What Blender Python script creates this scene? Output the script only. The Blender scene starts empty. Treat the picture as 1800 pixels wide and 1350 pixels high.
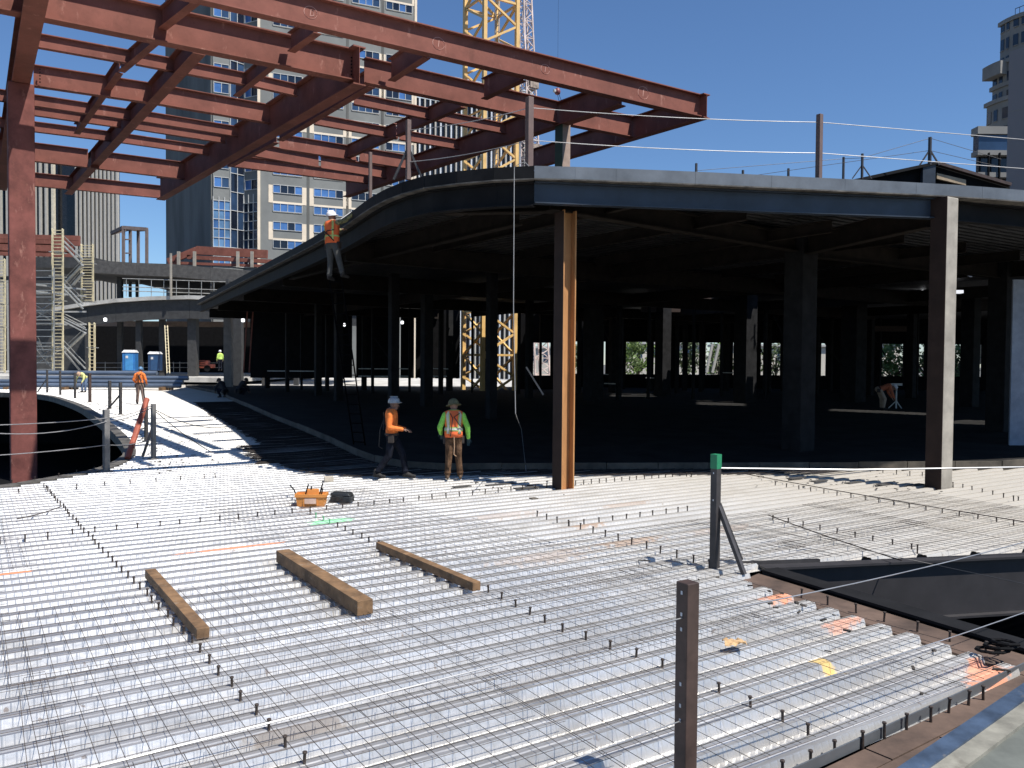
import bpy, bmesh, math, random
from mathutils import Vector, Matrix
R = math.radians
rnd = random.Random(7)
scn = bpy.context.scene
col = scn.collection
# ------------------------------------------------------------------ camera
F, HC = 1456.0, 2.58                      # focal length in photo pixels (1800 wide), eye height above the deck
PITCH, ROLL = R(1.57), R(0.45)
cp, sp, cr, sr = math.cos(PITCH), math.sin(PITCH), math.cos(ROLL), math.sin(ROLL)
FWD = Vector((0, cp, -sp)); UP0 = Vector((0, sp, cp)); RT0 = Vector((1, 0, 0))
RT = RT0*cr + UP0*sr; UPV = UP0*cr - RT0*sr
EYE = Vector((0, 0, HC))
cam = bpy.data.cameras.new('camera'); cam.sensor_width = 36; cam.lens = 36*F/1800
cam.clip_start = 0.1; cam.clip_end = 4000
camo = bpy.data.objects.new('camera', cam); col.objects.link(camo)
m3 = Matrix((RT, UPV, -FWD)).transposed()
camo.matrix_world = Matrix.Translation(EYE) @ m3.to_4x4()
scn.camera = camo
# ------------------------------------------------------------------ sky and sun
SUN_AZ, SUN_EL = 124.0, 58.0              # degrees clockwise from +Y, degrees up
w = bpy.data.worlds.new('World'); scn.world = w; w.use_nodes = True
nt = w.node_tree; nt.nodes.clear()
sk = nt.nodes.new('ShaderNodeTexSky'); sk.sky_type = 'NISHITA'; sk.sun_disc = False
sk.sun_elevation = R(SUN_EL); sk.sun_rotation = R(SUN_AZ)
sk.air_density = 1.0; sk.dust_density = 0.0; sk.ozone_density = 10.0; sk.altitude = 100
bg = nt.nodes.new('ShaderNodeBackground'); bg.inputs[1].default_value = 0.088
wo = nt.nodes.new('ShaderNodeOutputWorld')
nt.links.new(sk.outputs[0], bg.inputs[0]); nt.links.new(bg.outputs[0], wo.inputs[0])
sd = Vector((math.sin(R(SUN_AZ))*math.cos(R(SUN_EL)), math.cos(R(SUN_AZ))*math.cos(R(SUN_EL)), math.sin(R(SUN_EL))))
sun = bpy.data.lights.new('sun', 'SUN'); sun.energy = 5.0; sun.angle = R(0.5); sun.color = (1, 0.96, 0.9)
suno = bpy.data.objects.new('sun', sun); col.objects.link(suno)
suno.rotation_euler = sd.to_track_quat('Z', 'Y').to_euler(); suno.location = (20, -20, 60)
scn.view_settings.view_transform = 'Standard'; scn.view_settings.look = 'None'
scn.view_settings.exposure = 0.5; scn.view_settings.gamma = 1; scn.view_settings.use_curve_mapping = False
# ------------------------------------------------------------------ picture -> place (used to find where things stand)
def ray(px, py): return FWD*F + RT*(px-900) - UPV*(py-675)
def atz(px, py, z=0.0):
    d = ray(px, py); return EYE + d*((z-HC)/d.z)
def aty(px, py, Y):
    d = ray(px, py); return EYE + d*(Y/d.y)
def fz(x, y):                              # the deck climbs slightly away from the camera
    return 0.4*min(1.0, max(0.0, (y-20)/16.0))
def atf(px, py, h=0.0):                    # point on the deck (h above it)
    z = 0.0
    for _ in range(30):
        p = atz(px, py, z+h); z = 0.5*z + 0.5*fz(p.x, p.y)
    p = atz(px, py, z+h); return Vector((p.x, p.y, z))
UH = R(56.8); U = Vector((math.sin(UH), math.cos(UH), 0)); V = Vector((-math.cos(UH), math.sin(UH), 0)); Z = Vector((0, 0, 1))
def uv(u, v, z=0.0): return U*u + V*v + Z*z
# ------------------------------------------------------------------ materials
MATS = {}
def mat(name, base, rough=0.6, metal=0.0, var=0.12, scale=3.0, bump=0.0, bscale=20.0, spec=0.5, emit=None, stretch=None, tint=None, scuff=None):
    if name in MATS: return MATS[name]
    m = bpy.data.materials.new(name); m.use_nodes = True; MATS[name] = m
    n = m.node_tree.nodes; l = m.node_tree.links; b = n['Principled BSDF']
    b.inputs['Roughness'].default_value = rough; b.inputs['Metallic'].default_value = metal
    b.inputs['Specular IOR Level'].default_value = spec
    tc = n.new('ShaderNodeTexCoord'); src = tc.outputs['Object']
    if stretch:
        mp = n.new('ShaderNodeMapping'); mp.inputs['Scale'].default_value = stretch; l.new(src, mp.inputs[0]); src = mp.outputs[0]
    nz = n.new('ShaderNodeTexNoise'); nz.inputs['Scale'].default_value = scale; nz.inputs['Detail'].default_value = 6
    nz.inputs['Roughness'].default_value = 0.65; l.new(src, nz.inputs['Vector'])
    rp = n.new('ShaderNodeValToRGB'); e = rp.color_ramp.elements
    d = tint or tuple(c*(1-2.2*var) for c in base)
    e[0].position = 0.32; e[1].position = 0.68
    e[0].color = (*d[:3], 1); e[1].color = (*[min(1, c*(1+var)) for c in base], 1)
    l.new(nz.outputs['Fac'], rp.inputs[0]); outc = rp.outputs[0]
    for (sc_, st_, lo, hi, colr, amt) in (scuff or []):          # scratches, stains and rust with shapes of their own
        m2 = n.new('ShaderNodeMapping'); m2.inputs['Scale'].default_value = st_; l.new(tc.outputs['Object'], m2.inputs[0])
        n3 = n.new('ShaderNodeTexNoise'); n3.inputs['Scale'].default_value = sc_; n3.inputs['Detail'].default_value = 5; n3.inputs['Roughness'].default_value = .7; l.new(m2.outputs[0], n3.inputs['Vector'])
        r3_ = n.new('ShaderNodeMapRange'); r3_.inputs['From Min'].default_value = lo; r3_.inputs['From Max'].default_value = hi; r3_.inputs['To Max'].default_value = amt; l.new(n3.outputs['Fac'], r3_.inputs['Value'])
        mx = n.new('ShaderNodeMix'); mx.data_type = 'RGBA'; l.new(r3_.outputs[0], mx.inputs['Factor']); l.new(outc, mx.inputs[6]); mx.inputs[7].default_value = (*colr, 1); outc = mx.outputs[2]
    l.new(outc, b.inputs['Base Color'])
    if bump:
        n2 = n.new('ShaderNodeTexNoise'); n2.inputs['Scale'].default_value = bscale; n2.inputs['Detail'].default_value = 4
        l.new(src, n2.inputs['Vector'])
        bp = n.new('ShaderNodeBump'); bp.inputs['Strength'].default_value = bump; bp.inputs['Distance'].default_value = 0.02
        l.new(n2.outputs['Fac'], bp.inputs['Height']); l.new(bp.outputs[0], b.inputs['Normal'])
    if emit:
        b.inputs['Emission Color'].default_value = (*emit[:3], 1); b.inputs['Emission Strength'].default_value = emit[3]
    return m
SCUF = [(5, (1, 1, .35), .60, .70, (.42, .22, .17), .55), (2.2, (1, 1, .5), .58, .70, (.13, .05, .035), .6), (16, (1, 1, 1), .66, .72, (.10, .035, .02), .7)]
RED = mat('red_primer', (0.218, 0.080, 0.058), 0.75, var=0.14, scale=1.3, bump=0.08, spec=.25, scuff=SCUF)
REDC = mat('red_primer_column', (0.185, 0.064, 0.053), 0.75, spec=.25, var=0.2, scale=2.2, bump=0.08, scuff=SCUF)
DARK = mat('dark_primer', (0.013, 0.013, 0.014), 0.7, spec=.15, var=0.2, scale=2)
DARKB = mat('dark_blue_primer', (0.028, 0.038, 0.055), 0.42, var=0.2, scale=1.5)
RUST = mat('rusty_column_steel', (0.44, 0.21, 0.075), 0.75, var=0.12, scale=2, stretch=(3, 3, 0.6), scuff=[(6, (2, 2, .3), .58, .70, (.2, .08, .03), .5)])
BROWN = mat('brown_shaded_face', (0.035, 0.021, 0.016), 0.65, spec=.2, var=0.15)
GREYP = mat('grey_primer_column', (0.36, 0.325, 0.27), 0.6, var=0.15, scale=2)
GALV = mat('galvanised_fascia', (0.165, 0.18, 0.195), 0.5, 0.5, var=0.16, scale=1.1, bump=0.06, bscale=6)
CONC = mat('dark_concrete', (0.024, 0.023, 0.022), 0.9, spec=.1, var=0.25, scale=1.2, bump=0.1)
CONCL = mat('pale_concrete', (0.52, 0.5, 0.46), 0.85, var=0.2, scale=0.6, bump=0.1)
CONCM = mat('mid_concrete', (0.25, 0.24, 0.22), 0.85, var=0.2, scale=0.8, bump=0.1)
BLACK = mat('near_black', (0.009, 0.009, 0.01), 0.8, spec=.1, var=0.2)
STUD = mat('stud_steel', (0.06, 0.045, 0.038), 0.6, 0.3, var=0.3, scale=30)
STUDG = mat('stud_sprayed_green', (0.12, 0.42, 0.2), 0.7)
WIRE = mat('mesh_wire', (0.085, 0.065, 0.055), 0.6, 0.3, var=0.35, scale=4)
WIREL = mat('steel_cable', (0.38, 0.38, 0.38), 0.35, 0.6, var=0.1)
WIRED = mat('dull_cable', (0.13, 0.125, 0.12), 0.45, 0.5, var=0.1)
WOOD = mat('weathered_timber', (0.20, 0.115, 0.055), 0.8, var=0.25, scale=5, bump=0.3, bscale=25, scuff=[(9, (1, 1, 2), .58, .68, (.25, .2, .15), .6), (14, (1, 1, 1), .66, .70, (.05, .03, .02), .8)])
PLY = mat('brown_plywood', (0.115, 0.075, 0.055), 0.8, var=0.25, scale=2, bump=0.1)
FORM = mat('form_board', (0.10, 0.085, 0.065), 0.85, var=0.3, scale=1.5)
CRANEY = mat('crane_yellow', (0.72, 0.46, 0.17), 0.5, var=0.12, scale=0.8)
CRANEP = mat('crane_pale', (0.62, 0.5, 0.45), 0.55, var=0.2, scale=0.5)
SCAFC = mat('scaffold_cream', (0.66, 0.57, 0.36), 0.6, var=0.15)
SCAFG = mat('scaffold_grey', (0.40, 0.40, 0.38), 0.45, 0.5, var=0.15)
# ------------------------------------------------------------------ mesh helpers
def origin_of(o):
    v = Vector((0, 0, 0))
    while o is not None: v += o.location; o = o.parent
    return v
def tag(o, label=None, cat=None, group=None, kind=None):
    if label: o['label'] = label
    if cat: o['category'] = cat
    if group: o['group'] = group
    if kind: o['kind'] = kind
    return o
def thing(name, label, cat, loc=(0, 0, 0), rz=0.0, group=None):
    o = bpy.data.objects.new(name, None); col.objects.link(o)
    o.empty_display_size = 0.3; o.location = loc; o.rotation_euler = (0, 0, rz)
    return tag(o, label, cat, group)
def place(name, me, parent=None, loc=(0, 0, 0)):
    o = bpy.data.objects.new(name, me); col.objects.link(o); o.parent = parent; o.location = loc
    return o
def copy_tree(o, parent=None):
    c = o.copy(); col.objects.link(c); c.parent = parent
    for ch in o.children: copy_tree(ch, c)
    return c
class MB:
    def __init__(s): s.v = []; s.f = []; s.mi = []; s.cur = 0
    def add(s, vs, fs):
        k = len(s.v); s.v += [Vector(p) for p in vs]; s.f += [tuple(i+k for i in f) for f in fs]; s.mi += [s.cur]*len(fs); return s
    def hexa(s, b, t):                     # bottom quad, top quad (same winding, ccw from above)
        return s.add(list(b)+list(t), [(3,2,1,0),(4,5,6,7),(0,1,5,4),(1,2,6,5),(2,3,7,6),(3,0,4,7)])
    def box(s, c, sx, sy, sz, rz=0.0):
        c = Vector(c); a = Vector((math.cos(rz), math.sin(rz), 0))*sx/2; b = Vector((-math.sin(rz), math.cos(rz), 0))*sy/2; h = Z*sz/2
        q = [c-a-b, c+a-b, c+a+b, c-a+b]
        return s.hexa([p-h for p in q], [p+h for p in q])
    def bar(s, p0, p1, wd, ht, up=Z):      # rectangular bar between two points, centred on the line
        p0, p1 = Vector(p0), Vector(p1); d = (p1-p0).normalized(); up = Vector(up)
        if abs(d.dot(up)) > 0.99: up = Vector((0, 1, 0))
        a = d.cross(up).normalized()*wd/2; b = a.cross(d).normalized()*ht/2
        A = [p0-a-b, p0+a-b, p0+a+b, p0-a+b]; B = [p+(p1-p0) for p in A]
        return s.add(A+B, [(3,2,1,0),(4,5,6,7),(0,1,5,4),(1,2,6,5),(2,3,7,6),(3,0,4,7)])
    def tube(s, pts, r, n=6, r1=None, cap=True):
        pts = [Vector(p) for p in pts]; k = len(s.v); N = len(pts)
        for i, p in enumerate(pts):
            d = (pts[min(i+1, N-1)]-pts[max(i-1, 0)]).normalized()
            u = Vector((0, 0, 1)) if abs(d.z) < 0.9 else Vector((0, 1, 0))
            a = d.cross(u).normalized(); b = a.cross(d)
            rr = r if r1 is None else r+(r1-r)*i/(N-1)
            for j in range(n):
                t = 2*math.pi*j/n; s.v.append(p+a*math.cos(t)*rr+b*math.sin(t)*rr)
        for i in range(N-1):
            for j in range(n):
                s.f.append((k+i*n+j, k+i*n+(j+1) % n, k+(i+1)*n+(j+1) % n, k+(i+1)*n+j)); s.mi.append(s.cur)
        if cap:
            s.f.append(tuple(k+j for j in reversed(range(n)))); s.f.append(tuple(k+(N-1)*n+j for j in range(n))); s.mi += [s.cur]*2
        return s
    def ibeam(s, p0, p1, d, bf, tf=0.022, tw=0.014, up=Z):   # p0,p1 at the middle of the section
        p0, p1 = Vector(p0), Vector(p1); ax = (p1-p0).normalized(); up = Vector(up)
        a = ax.cross(up).normalized(); b = a.cross(ax).normalized()
        h, w2, t2 = d/2, bf/2, tw/2
        sec = [(-w2,-h),(w2,-h),(w2,-h+tf),(t2,-h+tf),(t2,h-tf),(w2,h-tf),(w2,h),(-w2,h),(-w2,h-tf),(-t2,h-tf),(-t2,-h+tf),(-w2,-h+tf)]
        A = [p0+a*x+b*y for x, y in sec]; B = [p1+a*x+b*y for x, y in sec]
        f = [(i, (i+1) % 12, 12+(i+1) % 12, 12+i) for i in range(12)]
        f += [(11,2,1,0),(10,9,4,3),(8,7,6,5)]; f += [tuple(12+i for i in reversed(q)) for q in f[-3:]]
        return s.add(A+B, f)
    def lathe(s, prof, n=16, sx=1.0, sy=1.0, c=(0, 0, 0)):     # prof: (r, z)
        k = len(s.v); c = Vector(c)
        for r, z in prof:
            for j in range(n):
                t = 2*math.pi*j/n; s.v.append(c+Vector((r*sx*math.cos(t), r*sy*math.sin(t), z)))
        for i in range(len(prof)-1):
            for j in range(n):
                s.f.append((k+i*n+j, k+i*n+(j+1) % n, k+(i+1)*n+(j+1) % n, k+(i+1)*n+j)); s.mi.append(s.cur)
        s.f.append(tuple(k+j for j in reversed(range(n)))); s.f.append(tuple(k+(len(prof)-1)*n+j for j in range(n))); s.mi += [s.cur]*2
        return s
    def prism(s, poly, z0, z1):            # vertical prism on a ccw outline
        n = len(poly); A = [Vector((p[0], p[1], z0)) for p in poly]; B = [Vector((p[0], p[1], z1)) for p in poly]
        f = [(i, (i+1) % n, n+(i+1) % n, n+i) for i in range(n)] + [tuple(reversed(range(n))), tuple(range(n, 2*n))]
        return s.add(A+B, f)
    def mesh(s, name, mats, off=Vector((0, 0, 0)), smooth=False):
        me = bpy.data.meshes.new(name)
        me.from_pydata([tuple(p-off) for p in s.v], [], s.f)
        for m in (mats if isinstance(mats, (list, tuple)) else [mats]): me.materials.append(m)
        if len(me.materials) > 1: me.polygons.foreach_set('material_index', s.mi)
        if smooth: me.polygons.foreach_set('use_smooth', [True]*len(s.f))
        me.update(); return me
    def build(s, name, mats, parent=None, smooth=False, local=False):
        return place(name, s.mesh(name, mats, Vector((0, 0, 0)) if local else origin_of(parent), smooth), parent)
def bevel(o, wd=0.006, seg=2):
    b = o.modifiers.new('bevel', 'BEVEL'); b.width = wd; b.segments = seg; b.limit_method = 'ANGLE'; return o
def fixn(o):                               # outward normals
    bm = bmesh.new(); bm.from_mesh(o.data); bmesh.ops.recalc_face_normals(bm, faces=bm.faces); bm.to_mesh(o.data); bm.free(); return o
def curve(pts, per=6):                     # Catmull-Rom through points
    P = [Vector(p) for p in pts]; P = [2*P[0]-P[1]]+P+[2*P[-1]-P[-2]]; out = []
    for i in range(1, len(P)-2):
        a, b, c, d = P[i-1:i+3]
        for k in range(per):
            t = k/per
            out.append(0.5*((2*b)+(c-a)*t+(2*a-5*b+4*c-d)*t*t+(3*b-a-3*c+d)*t**3))
    return out+[P[-2]]
def resample(pts, step):
    out = [pts[0].copy()]; acc = 0.0
    for a, b in zip(pts[:-1], pts[1:]):
        L = (b-a).length
        if L < 1e-6: continue
        while acc+L >= step:
            t = (step-acc)/L; a = a+(b-a)*t; L = (b-a).length; acc = 0.0; out.append(a.copy())
            if L < 1e-9: break
        acc += L
    if (out[-1]-pts[-1]).length > 0.2*step: out.append(pts[-1].copy())
    return out
def catenary(a, b, sag=0.05, n=10):
    a, b = Vector(a), Vector(b)
    return [a+(b-a)*(i/n)-Z*sag*4*(i/n)*(1-i/n) for i in range(n+1)]
# ------------------------------------------------------------------ deck material (galvanised steel, dust, sprayed layout marks)
def deck_material():
    m = bpy.data.materials.new('galvanised_deck'); m.use_nodes = True
    n = m.node_tree.nodes; l = m.node_tree.links; b = n['Principled BSDF']
    tc = n.new('ShaderNodeTexCoord')
    mp = n.new('ShaderNodeMapping'); mp.vector_type = 'POINT'; mp.inputs['Rotation'].default_value = (0, 0, -math.atan2(U.y, U.x))
    l.new(tc.outputs['Object'], mp.inputs[0]); P = mp.outputs[0]          # x along the ribs, y across them
    def math_(op, a, c=None, clamp=False):
        q = n.new('ShaderNodeMath'); q.operation = op; q.use_clamp = clamp
        for i, x in enumerate((a, c)):
            if x is None: continue
            if isinstance(x, (int, float)): q.inputs[i].default_value = x
            else: l.new(x, q.inputs[i])
        return q.outputs[0]
    def noise(scale, detail=4, vec=None, stretch=None):
        v_ = vec or P
        if stretch:
            s = n.new('ShaderNodeMapping'); s.inputs['Scale'].default_value = stretch; l.new(v_, s.inputs[0]); v_ = s.outputs[0]
        q = n.new('ShaderNodeTexNoise'); q.inputs['Scale'].default_value = scale; q.inputs['Detail'].default_value = detail; q.inputs['Roughness'].default_value = 0.6
        l.new(v_, q.inputs['Vector']); return q.outputs['Fac']
    def ramp(x, a, c, p0=0.35, p1=0.65):
        q = n.new('ShaderNodeValToRGB'); e = q.color_ramp.elements; e[0].position = p0; e[1].position = p1
        e[0].color = (*a, 1); e[1].color = (*c, 1); l.new(x, q.inputs[0]); return q.outputs[0]
    def mix(f, a, c):
        q = n.new('ShaderNodeMix'); q.data_type = 'RGBA'
        l.new(f, q.inputs['Factor'])
        for i, x in ((6, a), (7, c)):
            if isinstance(x, tuple): q.inputs[i].default_value = (*x, 1)
            else: l.new(x, q.inputs[i])
        return q.outputs[2]
    c = ramp(noise(1.1, 5, stretch=(0.5, 3.3, 1)), (0.56, 0.545, 0.52), (0.77, 0.755, 0.725))
    # spangle
    c = mix(math_('MULTIPLY', noise(60, 2), 0.25), c, (0.56, 0.55, 0.53))
    # dirt streaks along the ribs
    dirt = ramp(noise(2.0, 6, stretch=(0.25, 2.6, 1)), (0, 0, 0), (1, 1, 1), 0.56, 0.74)
    c = mix(math_('MULTIPLY', dirt, 0.55), c, (0.42, 0.39, 0.34))
    speck = ramp(noise(11, 5), (0, 0, 0), (1, 1, 1), 0.66, 0.71)
    c = mix(math_('MULTIPLY', speck, 0.6), c, (0.20, 0.12, 0.07))
    boot = ramp(noise(0.9, 7), (0, 0, 0), (1, 1, 1), 0.57, 0.66)
    c = mix(math_('MULTIPLY', boot, 0.45), c, (0.36, 0.34, 0.31))
    # dust that builds up towards the trafficked side (large u)
    sep = n.new('ShaderNodeSeparateXYZ'); l.new(P, sep.inputs[0])
    du = math_('ADD', math_('MULTIPLY', sep.outputs[0], 0.10), -0.75)
    du = math_('ADD', du, math_('MULTIPLY', noise(0.45, 5), 0.5), True)
    du = math_('MULTIPLY', du, 0.85)
    c = mix(du, c, (0.38, 0.345, 0.29))
    rough = math_('ADD', math_('MULTIPLY', du, 0.25), 0.40)
    met = math_('MULTIPLY', math_('SUBTRACT', 1.0, du), 0.76)
    # sprayed marks and rust patches: (u, v, half length, half width, colour, strength)
    nz = noise(9, 4)
    for (su, sv, ru, rv, cc, st) in SPOTS:
        dx = math_('DIVIDE', math_('SUBTRACT', sep.outputs[0], su), ru); dy = math_('DIVIDE', math_('SUBTRACT', sep.outputs[1], sv), rv)
        d = math_('SQRT', math_('ADD', math_('MULTIPLY', dx, dx), math_('MULTIPLY', dy, dy)))
        f = math_('MULTIPLY', math_('SUBTRACT', math_('ADD', 1.35, math_('MULTIPLY', math_('SUBTRACT', nz, 0.5), 2.8)), d), 2.2, True)
        f = math_('MULTIPLY', f, st)
        c = mix(f, c, cc); met = math_('MULTIPLY', met, math_('SUBTRACT', 1.0, f))
    l.new(c, b.inputs['Base Color']); l.new(rough, b.inputs['Roughness']); l.new(met, b.inputs['Metallic'])
    # rolled embossments on the sloping webs of the ribs
    g = n.new('ShaderNodeNewGeometry'); sz = n.new('ShaderNodeSeparateXYZ'); l.new(g.outputs['True Normal'], sz.inputs[0])
    onweb = math_('LESS_THAN', math_('ABSOLUTE', sz.outputs[2]), 0.8)
    wv = math_('SINE', math_('MULTIPLY', sep.outputs[0], 2*math.pi/0.075))
    em = math_('MULTIPLY', math_('MULTIPLY', math_('ADD', wv, -0.35, ), onweb), 1.0)
    em = math_('MAXIMUM', em, 0.0)
    hgt = math_('ADD', math_('MULTIPLY', em, 0.006), math_('MULTIPLY', noise(3.0, 3, stretch=(1, 3, 1)), 0.012))
    bp = n.new('ShaderNodeBump'); bp.inputs['Strength'].default_value = 0.75; bp.inputs['Distance'].default_value = 1.0
    l.new(hgt, bp.inputs['Height']); l.new(bp.outputs[0], b.inputs['Normal'])
    return m
def suv(px, py): p = atz(px, py, 0.0); return p.dot(U), p.dot(V)
OR = (0.85, 0.26, 0.08); RU = (0.33, 0.19, 0.10); GRN = (0.25, 0.75, 0.38); YE = (0.75, 0.5, 0.12); DK = (0.16, 0.13, 0.11)
SPOTS = [(*suv(px, py), a, b_, c_, s_) for px, py, a, b_, c_, s_ in [
    (412, 962, 0.55, 0.07, OR, 0.85), (4, 1009, 0.25, 0.05, OR, 0.9), (1735, 1186, 0.26, 0.11, OR, 0.7), (1478, 1094, 0.24, 0.06, OR, 0.5),
    (1368, 1048, 0.22, 0.08, OR, 0.7), (1722, 1162, 0.12, 0.08, OR, 0.6), (578, 914, 0.3, 0.14, GRN, 0.75), (1450, 1166, 0.07, 0.16, YE, 0.8),
    (1105, 950, 0.5, 0.12, RU, 0.6), (1030, 922, 0.35, 0.1, RU, 0.65), (1100, 885, 0.5, 0.12, RU, 0.4), (890, 905, 0.6, 0.2, RU, 0.3),
    (960, 978, 0.7, 0.2, RU, 0.35), (510, 1282, 0.3, 0.05, DK, 0.7), (150, 880, 0.5, 0.4, (0.5, 0.49, 0.47), 0.4), (1270, 930, 0.6, 0.15, RU, 0.3)]]
DECK = deck_material()
# ------------------------------------------------------------------ deck outline
def xy(p): return (p.x, p.y)
CURB = [Vector(xy(atf(px, py))) for px, py in [(400, 700), (450, 722), (560, 768), (659, 812)]] + [Vector(xy(atf(px, py))) for px, py in [(760, 827), (850, 827), (1200, 826), (1700, 823), (1800, 819)]]
CURB = [Vector((CURB[0].x-9.0, CURB[0].y+17)), Vector((CURB[0].x-2.2, CURB[0].y+5))] + CURB + [Vector((19, 23.6)), Vector((27, 28))]
CURB = resample(curve([Vector((p.x, p.y, 0)) for p in CURB], 8), 1.25)
HOLE = [atf(px, py) for px, py in [(-40, 863), (0, 857), (60, 849), (120, 838), (185, 826), (222, 811), (238, 797), (230, 774), (187, 737), (130, 706), (70, 693), (-60, 688)]]
HOLE = resample(curve([Vector((p.x, p.y, 0)) for p in HOLE], 6), 1.0)
CORNER = atz(1786, 1171); EDGEN = atz(1296, 1016); FRONT = atz(1392, 1350)
OUT = [FRONT-U*11, Vector((-15, 3, 0)), Vector((-13.2, 9, 0)), Vector((-11.6, 13.6, 0))] + HOLE + [Vector((-62, 74, 0)), Vector((-22, 70, 0))] + CURB + \
      [Vector((27, 17, 0)), Vector((14, 13.0, 0)), atz(1800, 966), atz(1336, 988), EDGEN, CORNER, FRONT]
OUT = [Vector((p.x, p.y, 0)) for p in OUT]
def crossings(poly, o, d):                 # parameters t where o + t d crosses the outline
    nrm = Vector((-d.y, d.x, 0)); s = [(p-o).dot(nrm) for p in poly]; t = []
    for i in range(len(poly)):
        a, b = s[i], s[(i+1) % len(poly)]
        if (a > 0) != (b > 0):
            q = poly[i]+(poly[(i+1) % len(poly)]-poly[i])*(a/(a-b)); t.append((q-o).dot(d))
    t.sort(); return [(t[i], t[i+1]) for i in range(0, len(t)-1, 2)]
PER = 0.305
PROF = [(0.0, -0.076), (0.062, -0.076), (0.092, 0.0), (0.128, 0.0), (0.140, -0.005), (0.152, 0.0), (0.191, 0.0), (0.193, -0.012), (0.200, -0.012), (0.202, 0.0), (0.213, 0.0), (0.243, -0.076), (PER, -0.076)]
PMAT = [0, 0, 0, 0, 0, 0, 1, 1, 1, 0, 0, 0]           # the seam in the top of each rib has a darker colour of its own
def lay_deck(name, parent, poly, zf, material, holes=(), flutes=3, step=2.5, flat_to=17.0, thick=None):
    """corrugated sheets, ribs along U, cut to the outline; one object per sheet"""
    vs = [p.dot(V) for p in poly]; v0 = min(vs); k = 0
    while v0+k*PER*flutes < max(vs):
        groups = []
        for j in range(flutes):
            va = v0+(k*flutes+j)*PER; o = V*(va+PER/2)
            iv = crossings(poly, o, U)
            for h in holes:
                out = []
                for a, b in iv:
                    for c, d in crossings(h, o, U):
                        if c < b and d > a:
                            if c-a > 0.2: out.append((a, c))
                            a = max(a, d)
                    if b-a > 0.2: out.append((a, b))
                iv = out
            for a, b in iv:
                for g in groups:
                    if g[-1][0] == j-1 and min(b, g[-1][2])-max(a, g[-1][1]) > 0: g.append((j, a, b, va)); break
                else: groups.append([(j, a, b, va)])
        for g in groups:
            mb = MB()
            for j, a, b, va in g:
                ua = a
                us = [a]
                while ua < b-1e-6:
                    ym = (U*ua+V*va).y
                    ua = min(b, ua+(step if ym > flat_to-step else min(b-ua, max(step, (flat_to-step-ym)/U.y+0.01)))); us.append(ua)
                base = len(mb.v); m_ = len(PROF)
                for uu in us:
                    q = U*uu+V*va; z = zf(q.x, q.y)
                    for pv, pz in PROF: mb.v.append(q+V*pv+Z*(z+pz))
                for i in range(len(us)-1):
                    for e in range(m_-1):
                        mb.f.append((base+i*m_+e, base+(i+1)*m_+e, base+(i+1)*m_+e+1, base+i*m_+e+1)); mb.mi.append(PMAT[e])
            mb.build(name, material, parent)
        k += 1
deck = tag(thing('metal_deck', None, None), kind='structure')
SEAM = mat('deck_seam', (0.20, 0.19, 0.175), 0.8, var=.1, scale=1.4, tint=(.02, .018, .016))
lay_deck('deck_sheet', deck, OUT, fz, [DECK, SEAM])
# closure strips and edge plates along the big opening on the far left, with their upstand
def edge_strip(parent, pts, wd, z0, lip, material, name='edge_plate', step=2):
    for i in range(0, len(pts)-1, step):
        seg = pts[i:i+step+1]
        if len(seg) < 2: continue
        mb = MB()
        for a, b in zip(seg[:-1], seg[1:]):
            d = (b-a).normalized(); nn = Vector((-d.y, d.x, 0))
            za, zb = fz(a.x, a.y)+z0, fz(b.x, b.y)+z0
            mb.hexa([a+Z*(za-lip), b+Z*(zb-lip), b+nn*wd+Z*(zb-lip), a+nn*wd+Z*(za-lip)], [a+Z*za, b+Z*zb, b+nn*wd+Z*zb, a+nn*wd+Z*za])
        fixn(mb.build(name, material, parent))
EDGEP = mat('edge_plate_steel', (0.13, 0.12, 0.105), 0.7, 0.2, var=0.35, scale=3)
edge_strip(deck, HOLE, 0.30, 0.012, 0.28, EDGEP)
# ---- the opening on the near right: flange strip, trimmer beam and girder
tip = atz(1334, 1000); t1 = atz(1800, 1140); t1 = t1+(t1-tip)*0.35
mb = MB(); a, b = EDGEN, CORNER+(CORNER-EDGEN)*0.04
mb.hexa([p+Z*-0.10 for p in (a, b, t1, tip)], [p+Z*-0.055 for p in (a, b, t1, tip)])
fixn(mb.build('bearing_plate', PLY, deck))
opening = thing('opening_trimmer', 'black steel trimmer beams framing the dark floor opening beside the braced green tipped post', 'steel beam', tuple(tip))
dn = (t1-tip).normalized(); side = Vector((-dn.y, dn.x, 0))
fixn(MB().ibeam(tip+side*0.14-Z*0.31+dn*0.05, t1+side*0.14-Z*0.31, 0.62, 0.27, 0.03).build('near_trimmer', DARK, opening))
fa, fb = atz(1340, 993), Vector((15, 13.2, 0)); fb = atz(1800, 972)+(atz(1800, 972)-fa)*1.5
fixn(MB().ibeam(fa-Z*0.42, fb-Z*0.42, 0.8, 0.20, 0.03).build('far_girder', mat('opening_girder', (0.028, 0.026, 0.028), 0.6), opening))
mid = atz(1650, 1000)
fixn(MB().ibeam(Vector((4.1, 9.2, -0.75)), Vector((10.5, 8.6, -0.75)), 0.5, 0.2).build('cross_beam', DARK, opening))
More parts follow.
